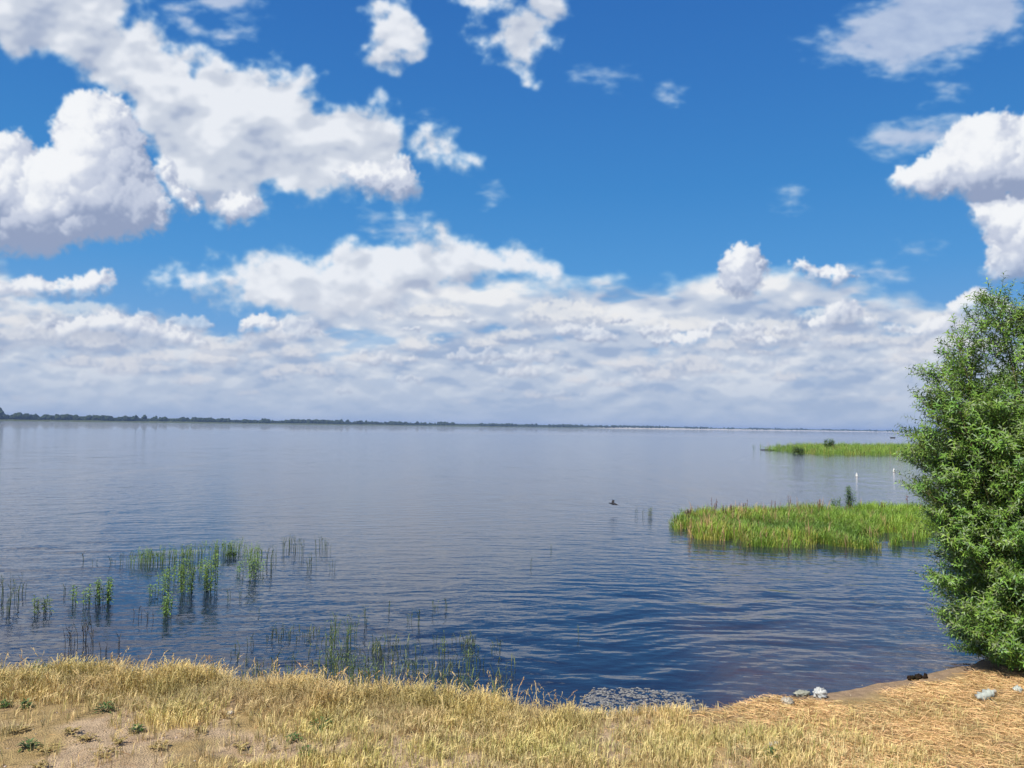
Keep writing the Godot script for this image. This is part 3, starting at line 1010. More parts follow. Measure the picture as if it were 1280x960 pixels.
func build_willow() -> void:
	var depth := 6.85
	var dir := ray(1326, 541)
	var at := EYE + dir * (depth / -dir.z)
	at.y = ground_height(at.x, at.z) - 0.02
	var o := thing("willow_bush", at, "tall bushy green willow with narrow leaves on the shore beside the straw", "bush")
	var twigs: Array[ArrayMesh] = []
	for i in 6:
		twigs.append(willow_twig(12 + i * 2, 0.14 + 0.025 * i))
	var lists := [[], [], [], [], [], []]
	var tips: Array[Vector3] = []
	# leaders that show against the sky and at the left outline: pixel of the tip, metres beyond or before the axis
	for p in [[1188, 386, -0.1], [1194, 398, 0.15], [1239, 358, 0.0], [1222, 372, -0.15], [1252, 362, 0.1], [1279, 380, 0.05], [1300, 350, 0.0], [1340, 352, 0.2], [1163, 446, 0.1], [1170, 430, -0.25], [1152, 482, -0.1], [1150, 526, 0.0], [1146, 556, 0.15], [1152, 590, -0.1], [1380, 400, 0.0], [1350, 380, -0.3], [1312, 372, 0.4]]:
		var d := ray(p[0], p[1])
		tips.append(EYE + d * ((depth + p[2]) / -d.z) - at - Vector3(0, 0.15, 0))
	for i in 96:
		var h := 0.2 + 2.5 * pow((i + 0.5) / 96.0, 0.9)
		var a := i * 2.39996 + rng.randf_range(-0.2, 0.2)
		var r := crown_radius(h) * rng.randf_range(0.82, 1.0)
		tips.append(Vector3(cos(a) * r, h, sin(a) * r * 0.95))
	for i in 22:
		var a := PI * 0.35 + PI * 0.95 * i / 21.0
		var r := rng.randf_range(0.75, 1.08)
		tips.append(Vector3(cos(a) * r, rng.randf_range(0.1, 0.4), sin(a) * r))
	var branch_color := Color(0.12, 0.1, 0.065)
	var gaps := noise_of(FastNoiseLite.TYPE_SIMPLEX_SMOOTH, 202, 1.0, 2)
	var front := []
	for n in tips.size():
		var tip := tips[n]
		var root := Vector3(rng.randf_range(-0.22, 0.22), 0.0, rng.randf_range(-0.18, 0.18)) + Vector3(tip.x, 0, tip.z) * 0.22
		var lean := rng.randf_range(0.95, 1.5)
		var wob := Vector3(rng.randf_range(-0.1, 0.1), 0, rng.randf_range(-0.1, 0.1))
		var pts := PackedVector3Array()
		var radii := []
		var thick := rng.randf_range(0.006, 0.012) * clampf(tip.y / 1.6, 0.55, 1.5)
		for k in 9:
			pts.append(along_stem(root, tip, lean, k / 8.0, wob))
			radii.append(lerpf(thick, 0.0018, k / 8.0))
		var s := Shape.new()
		s.tube(pts, radii, 5, branch_color, Color(0.17, 0.16, 0.07))
		var branch := part("branch", s, M.bark, o)
		var leader := n < 17
		var count := int((tip - root).length() * (60.0 if leader else 104.0))
		for k in count:
			var t := 1.0 - pow(rng.randf(), 1.15) * 0.86
			var p := along_stem(root, tip, lean, t, wob)
			var ahead := (along_stem(root, tip, lean, minf(t + 0.03, 1.03), wob) - p).normalized()
			var a := rng.randf() * TAU
			var side := Vector3(cos(a), rng.randf_range(-0.2, 0.5), sin(a))
			var away := Vector3(p.x, 0.0, p.z).normalized()
			var dir2 := (ahead * lerpf(0.2, 1.0, smoothstep(0.88, 1.0, t)) + side * 0.9 + Vector3(0, 0.35, 0) + away * 0.12).normalized()
			# off the branch along a side shoot
			var reach := rng.randf() * lerpf(0.26, 0.05, smoothstep(0.6, 1.0, t)) * (0.75 if leader else 1.0)
			p += side.normalized() * reach
			if p.y < 0.06 or gaps.get_noise_3dv(p * 1.9) < -0.36:
				continue
			var limit := crown_radius(p.y) * 1.04 + (0.3 if leader else 0.0)
			if Vector2(p.x, p.z).length() > limit:
				continue
			var z := dir2
			var x := z.cross(Vector3(rng.randf_range(-1, 1), rng.randf_range(-1, 1), rng.randf_range(-1, 1))).normalized()
			var basis := Basis(x, z, x.cross(z)).scaled(Vector3.ONE * rng.randf_range(0.75, 1.1))
			var g := rng.randf_range(0.8, 1.2)
			lists[rng.randi() % 6].append([Transform3D(basis, p), Color(g * rng.randf_range(0.9, 1.15), g, g * rng.randf_range(0.85, 1.1))])
			if p.z > 0.62 and p.x < 0.25:
				front.append([Transform3D(basis, p + away * 0.06), branch])
	fill(o, twigs, lists, "foliage")
	# the foremost leaves, one by one
	var leaves: Array[ArrayMesh] = []
	for k in 5:
		var s := Shape.new()
		s.leaf(Vector3.ZERO, Vector3(0, 1, 0), Vector3(0, 0, 1), 0.066 + 0.005 * k, 0.014, hue(0.11, 0.24, 0.045, 0.2), 0.1 + 0.08 * k)
		leaves.append(s.mesh(M.willow_leaf))
	for k in mini(300, front.size()):
		var f: Array = front[k * front.size() / mini(300, front.size())]
		piece("leaf", leaves[k % 5], f[0], f[1])
	print("willow twigs ", lists.reduce(func(sum, l): return sum + l.size(), 0), " front ", front.size())

# ---------------------------------------------------------------- plants in the water
func reed_tuft(blades: int, high: float, spread: float, base: Color, tip: Color, wide := 0.008, upright := 0.6) -> ArrayMesh:
	var s := Shape.new()
	for i in blades:
		var a := rng.randf() * TAU
		var h := high * rng.randf_range(0.55, 1.0)
		var lean := Vector3(cos(a), 0, sin(a)) * h * rng.randf_range(0.03, upright)
		var p := Vector3(rng.randf_range(-spread, spread), -0.12, rng.randf_range(-spread, spread))
		var k := rng.randf_range(0.7, 1.25)
		var pts := PackedVector3Array([p, p + Vector3(0, 0.12 + h * 0.45, 0) + lean * 0.25, p + Vector3(0, 0.12 + h * 0.8, 0) + lean * 0.65, p + Vector3(0, 0.12 + h * 0.97, 0) + lean * 1.2])
		var w := wide * rng.randf_range(0.7, 1.2)
		s.ribbon(pts, [w * 0.7, w, w * 0.8, w * 0.1], Vector3(cos(a + 1.4), 0, sin(a + 1.4)), base * k, tip * k)
	return s.mesh(M.green_blade)

func in_outline(p: Vector2, outline: PackedVector2Array) -> bool:
	return Geometry2D.is_point_in_polygon(p, outline)

func outline_on_water(pixels: Array) -> PackedVector2Array:
	var out := PackedVector2Array()
	for i in range(0, pixels.size(), 2):
		var p := on_level(pixels[i], pixels[i + 1])
		out.append(Vector2(p.x, p.z))
	return out

func reed_bed(called: String, label: String, outline: PackedVector2Array, count: int, high: float, brown: float, density_scale: float) -> void:
	var green: Array[ArrayMesh] = []
	for k in 4:
		green.append(reed_tuft(12, high, 0.07 * density_scale, Color(0.21, 0.36, 0.045), Color(0.21, 0.36, 0.045), 0.0072 * sqrt(density_scale)))
	green.append(reed_tuft(7, high * 1.25, 0.08 * density_scale, Color(0.4, 0.27, 0.15), Color(0.42, 0.27, 0.15), 0.006 * density_scale))
	green.append(reed_tuft(9, high * 0.9, 0.08 * density_scale, Color(0.34, 0.36, 0.07), Color(0.34, 0.36, 0.07), 0.009 * density_scale))
	var lists := [[], [], [], [], [], []]
	var box := Rect2(outline[0], Vector2.ZERO)
	for q in outline:
		box = box.expand(q)
	for i in count:
		var q := Vector2(rng.randf_range(box.position.x, box.end.x), rng.randf_range(box.position.y, box.end.y))
		var ragged := q + Vector2(hill.get_noise_2d(q.x * 1.2 / density_scale, q.y), hill.get_noise_2d(q.x * 1.2 / density_scale + 40.0, q.y)) * 1.7 * density_scale
		if not in_outline(ragged, outline):
			continue
		var n := hill.get_noise_2d(q.x * 0.35 / density_scale + 9.0, q.y * 0.35)
		var share := (q.x - box.position.x) / box.size.x
		var tan_ := brown * smoothstep(0.62, 0.1, share) * smoothstep(-0.3, 0.3, n + 0.35)
		var kind := rng.randi() % 4
		if rng.randf() < 0.008 + tan_ * 0.14:
			kind = 4
		elif rng.randf() < 0.05 + tan_ * 0.4:
			kind = 5
		var k := 0.82 + 0.5 * n + rng.randf_range(-0.12, 0.12)
		lists[kind].append([Transform3D(Basis(Vector3(rng.randf_range(-1, 1), 0, rng.randf_range(-1, 1)).normalized(), rng.randf_range(0.0, 0.3)) * Basis(Vector3.UP, rng.randf() * TAU).scaled(Vector3(1, rng.randf_range(0.45, 1.2) * (1.0 + 0.55 * n + 0.3 * hill.get_noise_2d(q.x * 2.0 / density_scale, q.y * 2.0)), 1)), Vector3(q.x, 0, q.y)), Color(k * (1.0 + 0.2 * n), k, k)])
	stuff(called, label, "reeds", green, lists, "tuft")

# A leafy plant standing in water: several upright stems with pointed leaves.
func leafy_plant(called: String, at: Vector3, high: float, wide: float, stems: int, color: Color, label: String, category: String, group := "", leaf_size := 0.062, sink := 0.15) -> Node3D:
	var o := thing(called, at, label, category, group)
	for i in stems:
		var foliage := Shape.new()
		var a := rng.randf() * TAU
		var r := wide * 0.5 * sqrt(rng.randf())
		var p := Vector3(cos(a) * r, -sink, sin(a) * r)
		var h := high * rng.randf_range(0.6, 1.0)
		var top := p + Vector3(rng.randf_range(-0.12, 0.12) * h, h + sink, rng.randf_range(-0.12, 0.12) * h)
		var s := Shape.new()
		var mid := p.lerp(top, 0.5) + Vector3(rng.randf_range(-0.03, 0.03), 0, rng.randf_range(-0.03, 0.03)) * h
		s.tube(PackedVector3Array([p, mid, top]), [0.0036, 0.003, 0.0016], 4, color, color)
		var stem := part("stem", s, M.green_blade, o)
		var n := int(h / leaf_size * 6.0) + 4
		for k in n:
			var t := lerpf(0.2, 1.0, (k + 0.5) / n)
			var q := p.lerp(mid, t * 2.0) if t < 0.5 else mid.lerp(top, t * 2.0 - 1.0)
			if q.y < 0.01:
				continue
			var b := k * 2.4 + rng.randf_range(-0.5, 0.5)
			var g := rng.randf_range(0.7, 1.3)
			foliage.leaf(q, Vector3(cos(b), rng.randf_range(-0.1, 0.7), sin(b)).normalized(), Vector3.UP, leaf_size * rng.randf_range(0.6, 1.15), leaf_size * 0.3, Color(color.r * g, color.g * g, color.b * g), 0.3)
		part("foliage", foliage, M.green_blade, stem)
	return o

# A handful of bare rush stems.
func rush(called: String, at: Vector3, high: float, wide: float, stems: int, color: Color, label: String, group: String) -> void:
	var o := thing(called, at, label, "rushes", group)
	for i in stems:
		var p := Vector3(rng.randf_range(-0.5, 0.5) * wide, -0.15, rng.randf_range(-0.5, 0.5) * wide * 1.4)
		var h := high * rng.randf_range(0.45, 1.0)
		var lean := Vector3(rng.randf_range(-0.28, 0.28), 0, rng.randf_range(-0.2, 0.2)) * h
		var g := rng.randf_range(0.6, 1.3)
		var c := Color(color.r * g, color.g * g, color.b * g)
		var s := Shape.new()
		s.tube(PackedVector3Array([p, p + Vector3(0, 0.15 + h * 0.5, 0) + lean * 0.3, p + Vector3(0, 0.15 + h, 0) + lean]), [0.0026, 0.0022, 0.0007], 4, c, c)
		for m in int(h / 0.045):
			var b := rng.randf() * TAU
			s.leaf(p + Vector3(0, 0.15 + h * rng.randf_range(0.25, 1.0), 0) + lean * 0.6, Vector3(cos(b), rng.randf_range(0.3, 1.2), sin(b)).normalized(), Vector3.UP, 0.04, 0.008, c, 0.2)
		if rng.randf() < 0.35:
			var q := p + Vector3(0, 0.15 + h * rng.randf_range(0.5, 0.8), 0) + lean * 0.5
			var b := rng.randf() * TAU
			var out := Vector3(cos(b), 0, sin(b))
			s.ribbon(PackedVector3Array([q, q + out * 0.04 + Vector3(0, 0.06, 0), q + out * 0.1 + Vector3(0, 0.05, 0)]), [0.006, 0.006, 0.001], Vector3(-out.z, 0, out.x), c, c)
		part("stem", s, M.green_blade, o)

func metres(px: float, at: Vector3) -> float:
	return px / FOCAL * -at.z

func build_water_plants() -> void:
	var leafy := Color(0.15, 0.25, 0.05)
	var dark := Color(0.07, 0.105, 0.04)
	# leafy plants: foot of the plant in pixels, height, width, stems
	for p in [[205, 741, 36, 14, 6], [190, 744, 22, 10, 4], [222, 726, 24, 20, 6], [233, 741, 50, 18, 11], [262, 738, 52, 17, 11], [210, 770, 34, 16, 7], [314, 724, 42, 10, 6], [252, 716, 20, 12, 4], [299, 717, 18, 9, 4], [322, 716, 22, 12, 4]]:
		var at := on_level(p[0], p[1])
		leafy_plant("leafy_water_plant", at, metres(p[2] * 0.85, at), metres(p[3] * 1.15, at), p[4], hue(leafy.r, leafy.g, leafy.b, 0.15), "bushy bright green leafy plant rising from the shallows in front of the reed row", "water plant", "leafy plants in front of the reed row")
	for p in [[128, 754, 34, 18, 12], [108, 757, 28, 8, 4], [91, 754, 24, 7, 3]]:
		var at := on_level(p[0], p[1])
		leafy_plant("leafy_water_plant", at, metres(p[2], at), metres(p[3], at), p[4], leafy, "dense upright leafy plant with floating debris at its foot, apart from the reed row" if p[2] == 34 else "narrow leafy stalk beside the dense upright water plant", "water plant", "" if p[2] == 34 else "stalks beside the dense plant")
	var low := on_level(55, 766)
	leafy_plant("leafy_water_plant", low, metres(22, low), metres(22, low), 9, Color(0.1, 0.15, 0.05), "low rounded pale green water plant near thin bare stems", "water plant")
	var float_ := on_level(288, 697)
	leafy_plant("floating_plant", float_, metres(9, float_), metres(13, float_), 7, Color(0.06, 0.11, 0.02), "small dark green rosette of leaves floating behind the leafy plants", "water plant", "", 0.08, 0.02)
	# the reed row at the back
	for p in [[165, 705, 26, 8, 5], [174, 704, 30, 8, 6], [182, 703, 30, 9, 12], [190, 704, 32, 9, 14], [198, 703, 31, 9, 14], [206, 703, 33, 9, 12], [216, 702, 30, 9, 8], [226, 702, 33, 9, 10], [233, 701, 32, 8, 12], [241, 700, 30, 9, 10], [250, 698, 34, 8, 8], [266, 696, 30, 9, 14], [273, 694, 30, 8, 12], [284, 692, 28, 8, 14], [291, 691, 26, 8, 12], [299, 690, 26, 8, 10], [310, 698, 30, 8, 9], [317, 700, 32, 8, 8], [324, 695, 28, 7, 9]]:
		var at := on_level(p[0], p[1])
		rush("rush_clump", at, metres(p[2] * 0.68, at), metres(p[3] + 3, at), p[4] + 4, Color(0.17, 0.27, 0.06), "crowded green rush stems in the back row of water plants", "green rushes in the back row")
	for p in [[331, 706, 36, 6, 4], [338, 712, 44, 6, 4], [347, 700, 26, 8, 3], [356, 690, 26, 7, 7], [363, 684, 24, 6, 6], [370, 690, 26, 6, 7], [379, 694, 30, 8, 5], [386, 712, 30, 6, 4], [392, 706, 22, 8, 4], [398, 686, 26, 5, 4], [404, 687, 24, 5, 5], [410, 690, 26, 5, 4], [416, 712, 20, 6, 3], [140, 705, 14, 8, 4], [103, 702, 16, 6, 2], [120, 705, 12, 6, 2], [152, 704, 20, 6, 3]]:
		var at := on_level(p[0], p[1])
		rush("rush_clump", at, metres(p[2] * 0.78, at), metres(p[3], at), p[4], dark, "sparse thin dark rush stems beyond the floating leaf rosette" if p[0] > 200 else "short dark stems between the back row and the dense upright plant", "thin rushes beyond the rosette" if p[0] > 200 else "short stems by the back row")
	for p in [[5, 748, 40, 7, 4], [13, 762, 46, 6, 5], [25, 756, 40, 6, 4], [9, 765, 22, 8, 5], [31, 742, 18, 8, 3], [80, 742, 14, 8, 3]]:
		var at := on_level(p[0], p[1])
		rush("rush_clump", at, metres(p[2], at), metres(p[3], at), p[4], dark, "bare dark stems in rippled water beside the low pale plant", "stems by the low pale plant")
	for p in [[92, 812, 44, 14, 6], [104, 806, 40, 14, 6], [115, 818, 30, 14, 4], [128, 822, 20, 8, 3], [175, 770, 18, 10, 3], [190, 775, 16, 10, 3], [147, 812, 24, 6, 2]]:
		var at := on_level(p[0], p[1])
		rush("rush_clump", at, metres(p[2], at), metres(p[3], at), p[4], Color(0.05, 0.042, 0.028), "dead brown stems leaning in still water behind the dry grass", "dead stems in still water")
	for p in [[362, 800, 22, 4, 1], [324, 768, 16, 3, 1], [287, 752, 16, 14, 3], [297, 748, 18, 10, 2], [457, 782, 28, 6, 3], [487, 764, 14, 6, 2], [522, 782, 26, 4, 3], [511, 776, 16, 6, 3], [545, 762, 12, 8, 4], [556, 760, 12, 6, 3], [472, 812, 16, 14, 4], [540, 806, 14, 8, 2], [724, 798, 12, 2, 1], [690, 690, 14, 4, 2], [664, 708, 10, 4, 2], [795, 645, 16, 4, 3], [803, 645, 15, 4, 3]]:
		var at := on_level(p[0], p[1])
		rush("rush_clump", at, metres(p[2], at), metres(p[3], at), p[4], dark, "lone dark stems standing scattered in open water", "lone stems in open water")
	var small := on_level(813, 646)
	leafy_plant("leafy_water_plant", small, metres(12, small), metres(6, small), 5, Color(0.11, 0.15, 0.04), "small leafy sprig standing alone near the tip of the reed islet", "water plant")
	# green grasses close to the bank
	for p in [[408, 822, 70, 12, 7], [418, 800, 44, 10, 6], [434, 812, 54, 10, 7], [440, 800, 46, 8, 6], [412, 846, 46, 20, 12], [428, 850, 56, 24, 16], [446, 852, 48, 22, 12], [462, 856, 40, 18, 8], [385, 852, 26, 22, 9], [362, 854, 24, 18, 7], [340, 852, 26, 18, 7], [320, 848, 24, 16, 6], [482, 852, 38, 20, 6], [520, 842, 32, 16, 10], [552, 826, 42, 14, 8], [590, 836, 48, 12, 7], [574, 866, 34, 10, 6], [590, 874, 48, 9, 8], [618, 876, 26, 10, 5]]:
		var at := on_level(p[0], p[1])
		rush("sedge_clump", at, metres(p[2] * 0.78, at), metres(p[3] * 1.3, at), p[4], Color(0.1, 0.15, 0.045), "green water grass growing close behind the dry bank grass", "green grasses close to the bank")

	for i in 84:
		var px := rng.randf_range(290, 640)
		var py := rng.randf_range(790, 866) if px < 500 else rng.randf_range(800, 868)
		var at := on_level(px, py)
		rush("sedge_clump", at, metres(rng.randf_range(6, 16), at), metres(rng.randf_range(14, 34), at), rng.randi_range(3, 7), hue(0.1, 0.13, 0.05, 0.3), "short half sunken weed stems just breaking the surface near the bank", "half sunken weed near the bank")

func build_islets() -> void:
	var islet := outline_on_water([836, 656, 850, 664, 900, 675, 950, 682, 1000, 685, 1060, 676, 1100, 668, 1150, 662, 1200, 661, 1270, 656, 1270, 640, 1150, 642, 1060, 642, 960, 645, 880, 648, 850, 651])
	reed_bed("reed_islet", "bright green reed islet with tan seed heads, standing before the far spit", islet, 19000, 0.285, 0.8, 1.0)
	var spit := outline_on_water([966, 563, 990, 566, 1040, 569, 1100, 569.5, 1160, 569.5, 1320, 571, 1320, 561, 1160, 559, 1000, 559, 976, 560.5])
	reed_bed("reed_spit", "low dark green reed spit reaching into the lake beyond the islet", spit, 14000, 0.68, 0.1, 2.6)
	# its muddy tip
	var mud := Shape.new()
	var tip := on_level(961, 562.6)
	mud.lump(Vector3.ZERO, Vector3(1.0, 0.07, 0.6), lumps, 0.3, Color(0.05, 0.045, 0.03), 6, 14)
	var flat := part("mud_bank", mud, M.soil, self)
	flat.position = tip
	tag(flat, "dark mud at the tip of the far reed spit", "mud")
	# taller plants
	for p in [[1064, 641, 34, 12, 9, "leafy green sapling standing above the reed islet"], [1046, 643, 22, 14, 6, "thin spindly sapling beside the leafy one on the islet"]]:
		var at := on_level(p[0], p[1])
		leafy_plant("sapling", at, metres(p[2], at), metres(p[3], at), p[4] + 4, Color(0.1, 0.18, 0.045), p[5], "sapling", "", 0.11)
	for p in [[892, 654, 32, 5, 4], [915, 654, 24, 6, 4], [932, 653, 28, 6, 3], [968, 651, 26, 6, 3], [905, 653, 22, 6, 3], [862, 655, 22, 14, 5], [985, 650, 30, 3, 2], [1023, 648, 24, 6, 3], [1100, 646, 20, 8, 3], [1135, 646, 28, 5, 2]]:
		var at := on_level(p[0], p[1])
		var o := thing("dock_stalk", at, "reddish brown seed stalk poking above the reed islet", "dock plant", "seed stalks on the islet")
		for k in p[4]:
			var s := Shape.new()
			var h := metres(p[2], at) * rng.randf_range(0.75, 1.0)
			var q := Vector3(rng.randf_range(-0.5, 0.5) * metres(p[3], at), -0.1, rng.randf_range(-0.1, 0.1))
			var lean := Vector3(rng.randf_range(-0.1, 0.1) * h, 0, 0)
			s.tube(PackedVector3Array([q, q + Vector3(0, 0.1 + h * 0.5, 0) + lean * 0.4, q + Vector3(0, 0.1 + h, 0) + lean]), [0.005, 0.005, 0.003], 4, Color(0.12, 0.08, 0.04), Color(0.2, 0.09, 0.06))
			for m in 16:
				var b := rng.randf() * TAU
				s.leaf(q + Vector3(0, 0.1 + h * rng.randf_range(0.68, 1.0), 0) + lean, Vector3(cos(b), 0.8, sin(b)).normalized(), Vector3(0.1, 1, 0.2).normalized(), 0.035, 0.018, hue(0.22, 0.11, 0.07, 0.4))
			part("stalk", s, M.green_blade, o)
	var at := on_level(1036, 564)
	leafy_plant("shore_bush", at, metres(16, at), metres(12, at), 30, Color(0.12, 0.2, 0.045), "round dark bush standing out of the far reed spit", "bush", "", 0.3)
	at = on_level(997, 567)
	leafy_plant("shore_bush", at, metres(9, at), metres(13, at), 20, Color(0.07, 0.12, 0.03), "very dark low bush at the edge of the far reed spit", "bush", "", 0.3)

# ---------------------------------------------------------------- the far shore
func build_far_shore() -> void:
	# pixel column, distance to the far water's edge, height of the trees
	var line := [[-420, 1250, 13.0], [-100, 1300, 13.0], [0, 1350, 12.0], [160, 1450, 11.0], [320, 1600, 10.5], [480, 1750, 10.5], [640, 2000, 9.5], [760, 2300, 9.5], [900, 2800, 9.0], [1040, 3500, 9.0], [1140, 3900, 10.0], [1280, 4000, 12.0], [1700, 3600, 12.0]]
	var edge: Array[Vector3] = []
	var inward: Array[Vector3] = []
	for l in line:
		var d := ray(l[0], 533 + (l[0] - 640) * 0.0141)
		d.y = 0
		d = d.normalized()
		edge.append(Vector3(d.x * l[1], 0, d.z * l[1]))
		inward.append(d)
	var spot := func(u: float, back: float) -> Vector3:
		var k := clampi(int(u), 0, line.size() - 2)
		var f := u - k
		return edge[k].lerp(edge[k + 1], f) + inward[k].lerp(inward[k + 1], f).normalized() * back
	var s := Shape.new()
	var steps := 260
	var backs := [[-30.0, -1.5], [0.0, 0.3], [8.0, 1.2], [45.0, 2.6], [200.0, 4.5], [600.0, 8.0], [1800.0, 6.0]]
	for i in steps + 1:
		var u := (line.size() - 1) * float(i) / steps
		var sandy := smoothstep(6.6, 7.2, u) * smoothstep(10.2, 9.8, u)  # pale stretch of the far bank that imitates glare on the water
		for b in backs:
			var p: Vector3 = spot.call(minf(u, line.size() - 1.001), b[0] + 12.0 * hill.get_noise_2d(u * 3.0, 2.0))
			p.y = b[1] * (1.0 + 0.5 * hill.get_noise_2d(u * 1.4, b[0] * 0.01)) if b[0] > 0.0 else b[1]
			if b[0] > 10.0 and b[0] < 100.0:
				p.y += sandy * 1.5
			s.point(p, Vector3.UP, Color(0.07, 0.085, 0.035).lerp(Color(0.42, 0.4, 0.36), sandy if b[0] < 100.0 else 0.0))  # the glare is painted into the bank as a paler colour
	var w := backs.size()
	for i in steps:
		for k in w - 1:
			var a := i * w + k
			s.quad(a, a + 1, a + w + 1, a + w)
	s.smooth_normals()
	for i in s.n.size():
		if s.n[i].y < 0.0:
			s.n[i] = -s.n[i]
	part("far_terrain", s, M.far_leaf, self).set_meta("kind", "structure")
	# woods, hedges and bushes along it
	var crowns: Array[ArrayMesh] = []
	for k in 5:
		var c := Shape.new()
		for m in 4:
			c.lump(Vector3(rng.randf_range(-0.35, 0.35), rng.randf_range(0.35, 0.75), rng.randf_range(-0.3, 0.3)), Vector3(rng.randf_range(0.28, 0.5), rng.randf_range(0.28, 0.42), rng.randf_range(0.28, 0.5)), lumps, 0.5, Color(0.03, 0.045, 0.02), 6, 9, -1.0, 0.5)
		c.smooth_normals()
		crowns.append(c.mesh(M.far_leaf))
	var lists := [[], [], [], [], []]
	for i in 9000:
		var u := rng.randf() * (line.size() - 1.001)
		var k := int(u)
		var tall: float = lerpf(line[k][2], line[k + 1][2], u - k)
		var n := hill.get_noise_2d(u * 4.0, 30.0)
		var back := 30.0 + 260.0 * pow(rng.randf(), 1.5)
		var low := 0.5 + 0.4 * smoothstep(-0.35, 0.25, n + hill.get_noise_2d(u * 17.0, 3.0) * 0.6)
		if u > 6.6 and rng.randf() < 0.35:
			back += 60.0
		var h := tall * low * (0.6 + 0.35 * pow(rng.randf(), 1.6))
		var p: Vector3 = spot.call(u, back)
		p.y = 1.0 + back * 0.012
		var g := rng.randf_range(0.7, 1.25)
		lists[i % 5].append([Transform3D(Basis(Vector3.UP, rng.randf() * TAU).scaled(Vector3(h * rng.randf_range(0.5, 1.0), h * rng.randf_range(0.8, 1.15), h)), p), Color(g, g, g)])
	var woods := stuff("far_woods", "long low line of dark trees along the far shore", "woods", crowns, lists, "tree_crown")
	# single trees that stand above the line
	var far_tree := func(px: float, h: float, wide: float, label: String, group: String) -> void:
		var u := 0.0
		for k in line.size() - 1:
			if px >= line[k][0] and px < line[k + 1][0]:
				u = k + (px - line[k][0]) / (line[k + 1][0] - line[k][0])
		var p: Vector3 = spot.call(u, 60.0)
		p.y = 1.6
		var o := thing("far_tree", p, label, "tree", group)
		var trunk := Shape.new()
		trunk.tube(PackedVector3Array([Vector3(0, -1, 0), Vector3(0.1, h * 0.35, 0), Vector3(0, h * 0.7, 0)]), [h * 0.03, h * 0.024, h * 0.01], 6, Color(0.08, 0.065, 0.045), Color(0.07, 0.06, 0.04))
		part("trunk", trunk, M.bark, o)
		var crown := Shape.new()
		for m in 9:
			var t := (m + 0.5) / 9.0
			var r := wide * 0.5 * sin(PI * (0.15 + 0.8 * t)) * 0.8
			crown.lump(Vector3(rng.randf_range(-0.4, 0.4) * wide * 0.5, h * (0.3 + 0.66 * t), rng.randf_range(-0.4, 0.4) * wide * 0.5), Vector3(r, h * 0.12, r), lumps, 0.6, hue(0.035, 0.055, 0.02, 0.2), 6, 9, -1.0, 0.5)
		crown.smooth_normals()
		part("crown", crown, M.far_leaf, o)
	far_tree.call(1.0, 18.0, 7.0, "tall pointed tree at the near end of the far shore", "")
	for t in [[168, 16], [178, 17], [190, 15], [112, 14], [258, 14], [330, 14], [422, 16], [430, 15], [455, 14], [517, 14], [560, 13], [40, 14], [80, 14], [640, 13]]:
		far_tree.call(t[0], t[1] * 0.72, t[1] * 0.55, "treetop in a close trio above the far shore woods" if t[0] > 160 and t[0] < 195 else "single round treetop standing a little above the far shore woods", "trio of far treetops" if t[0] > 160 and t[0] < 195 else "treetops along the far shore")

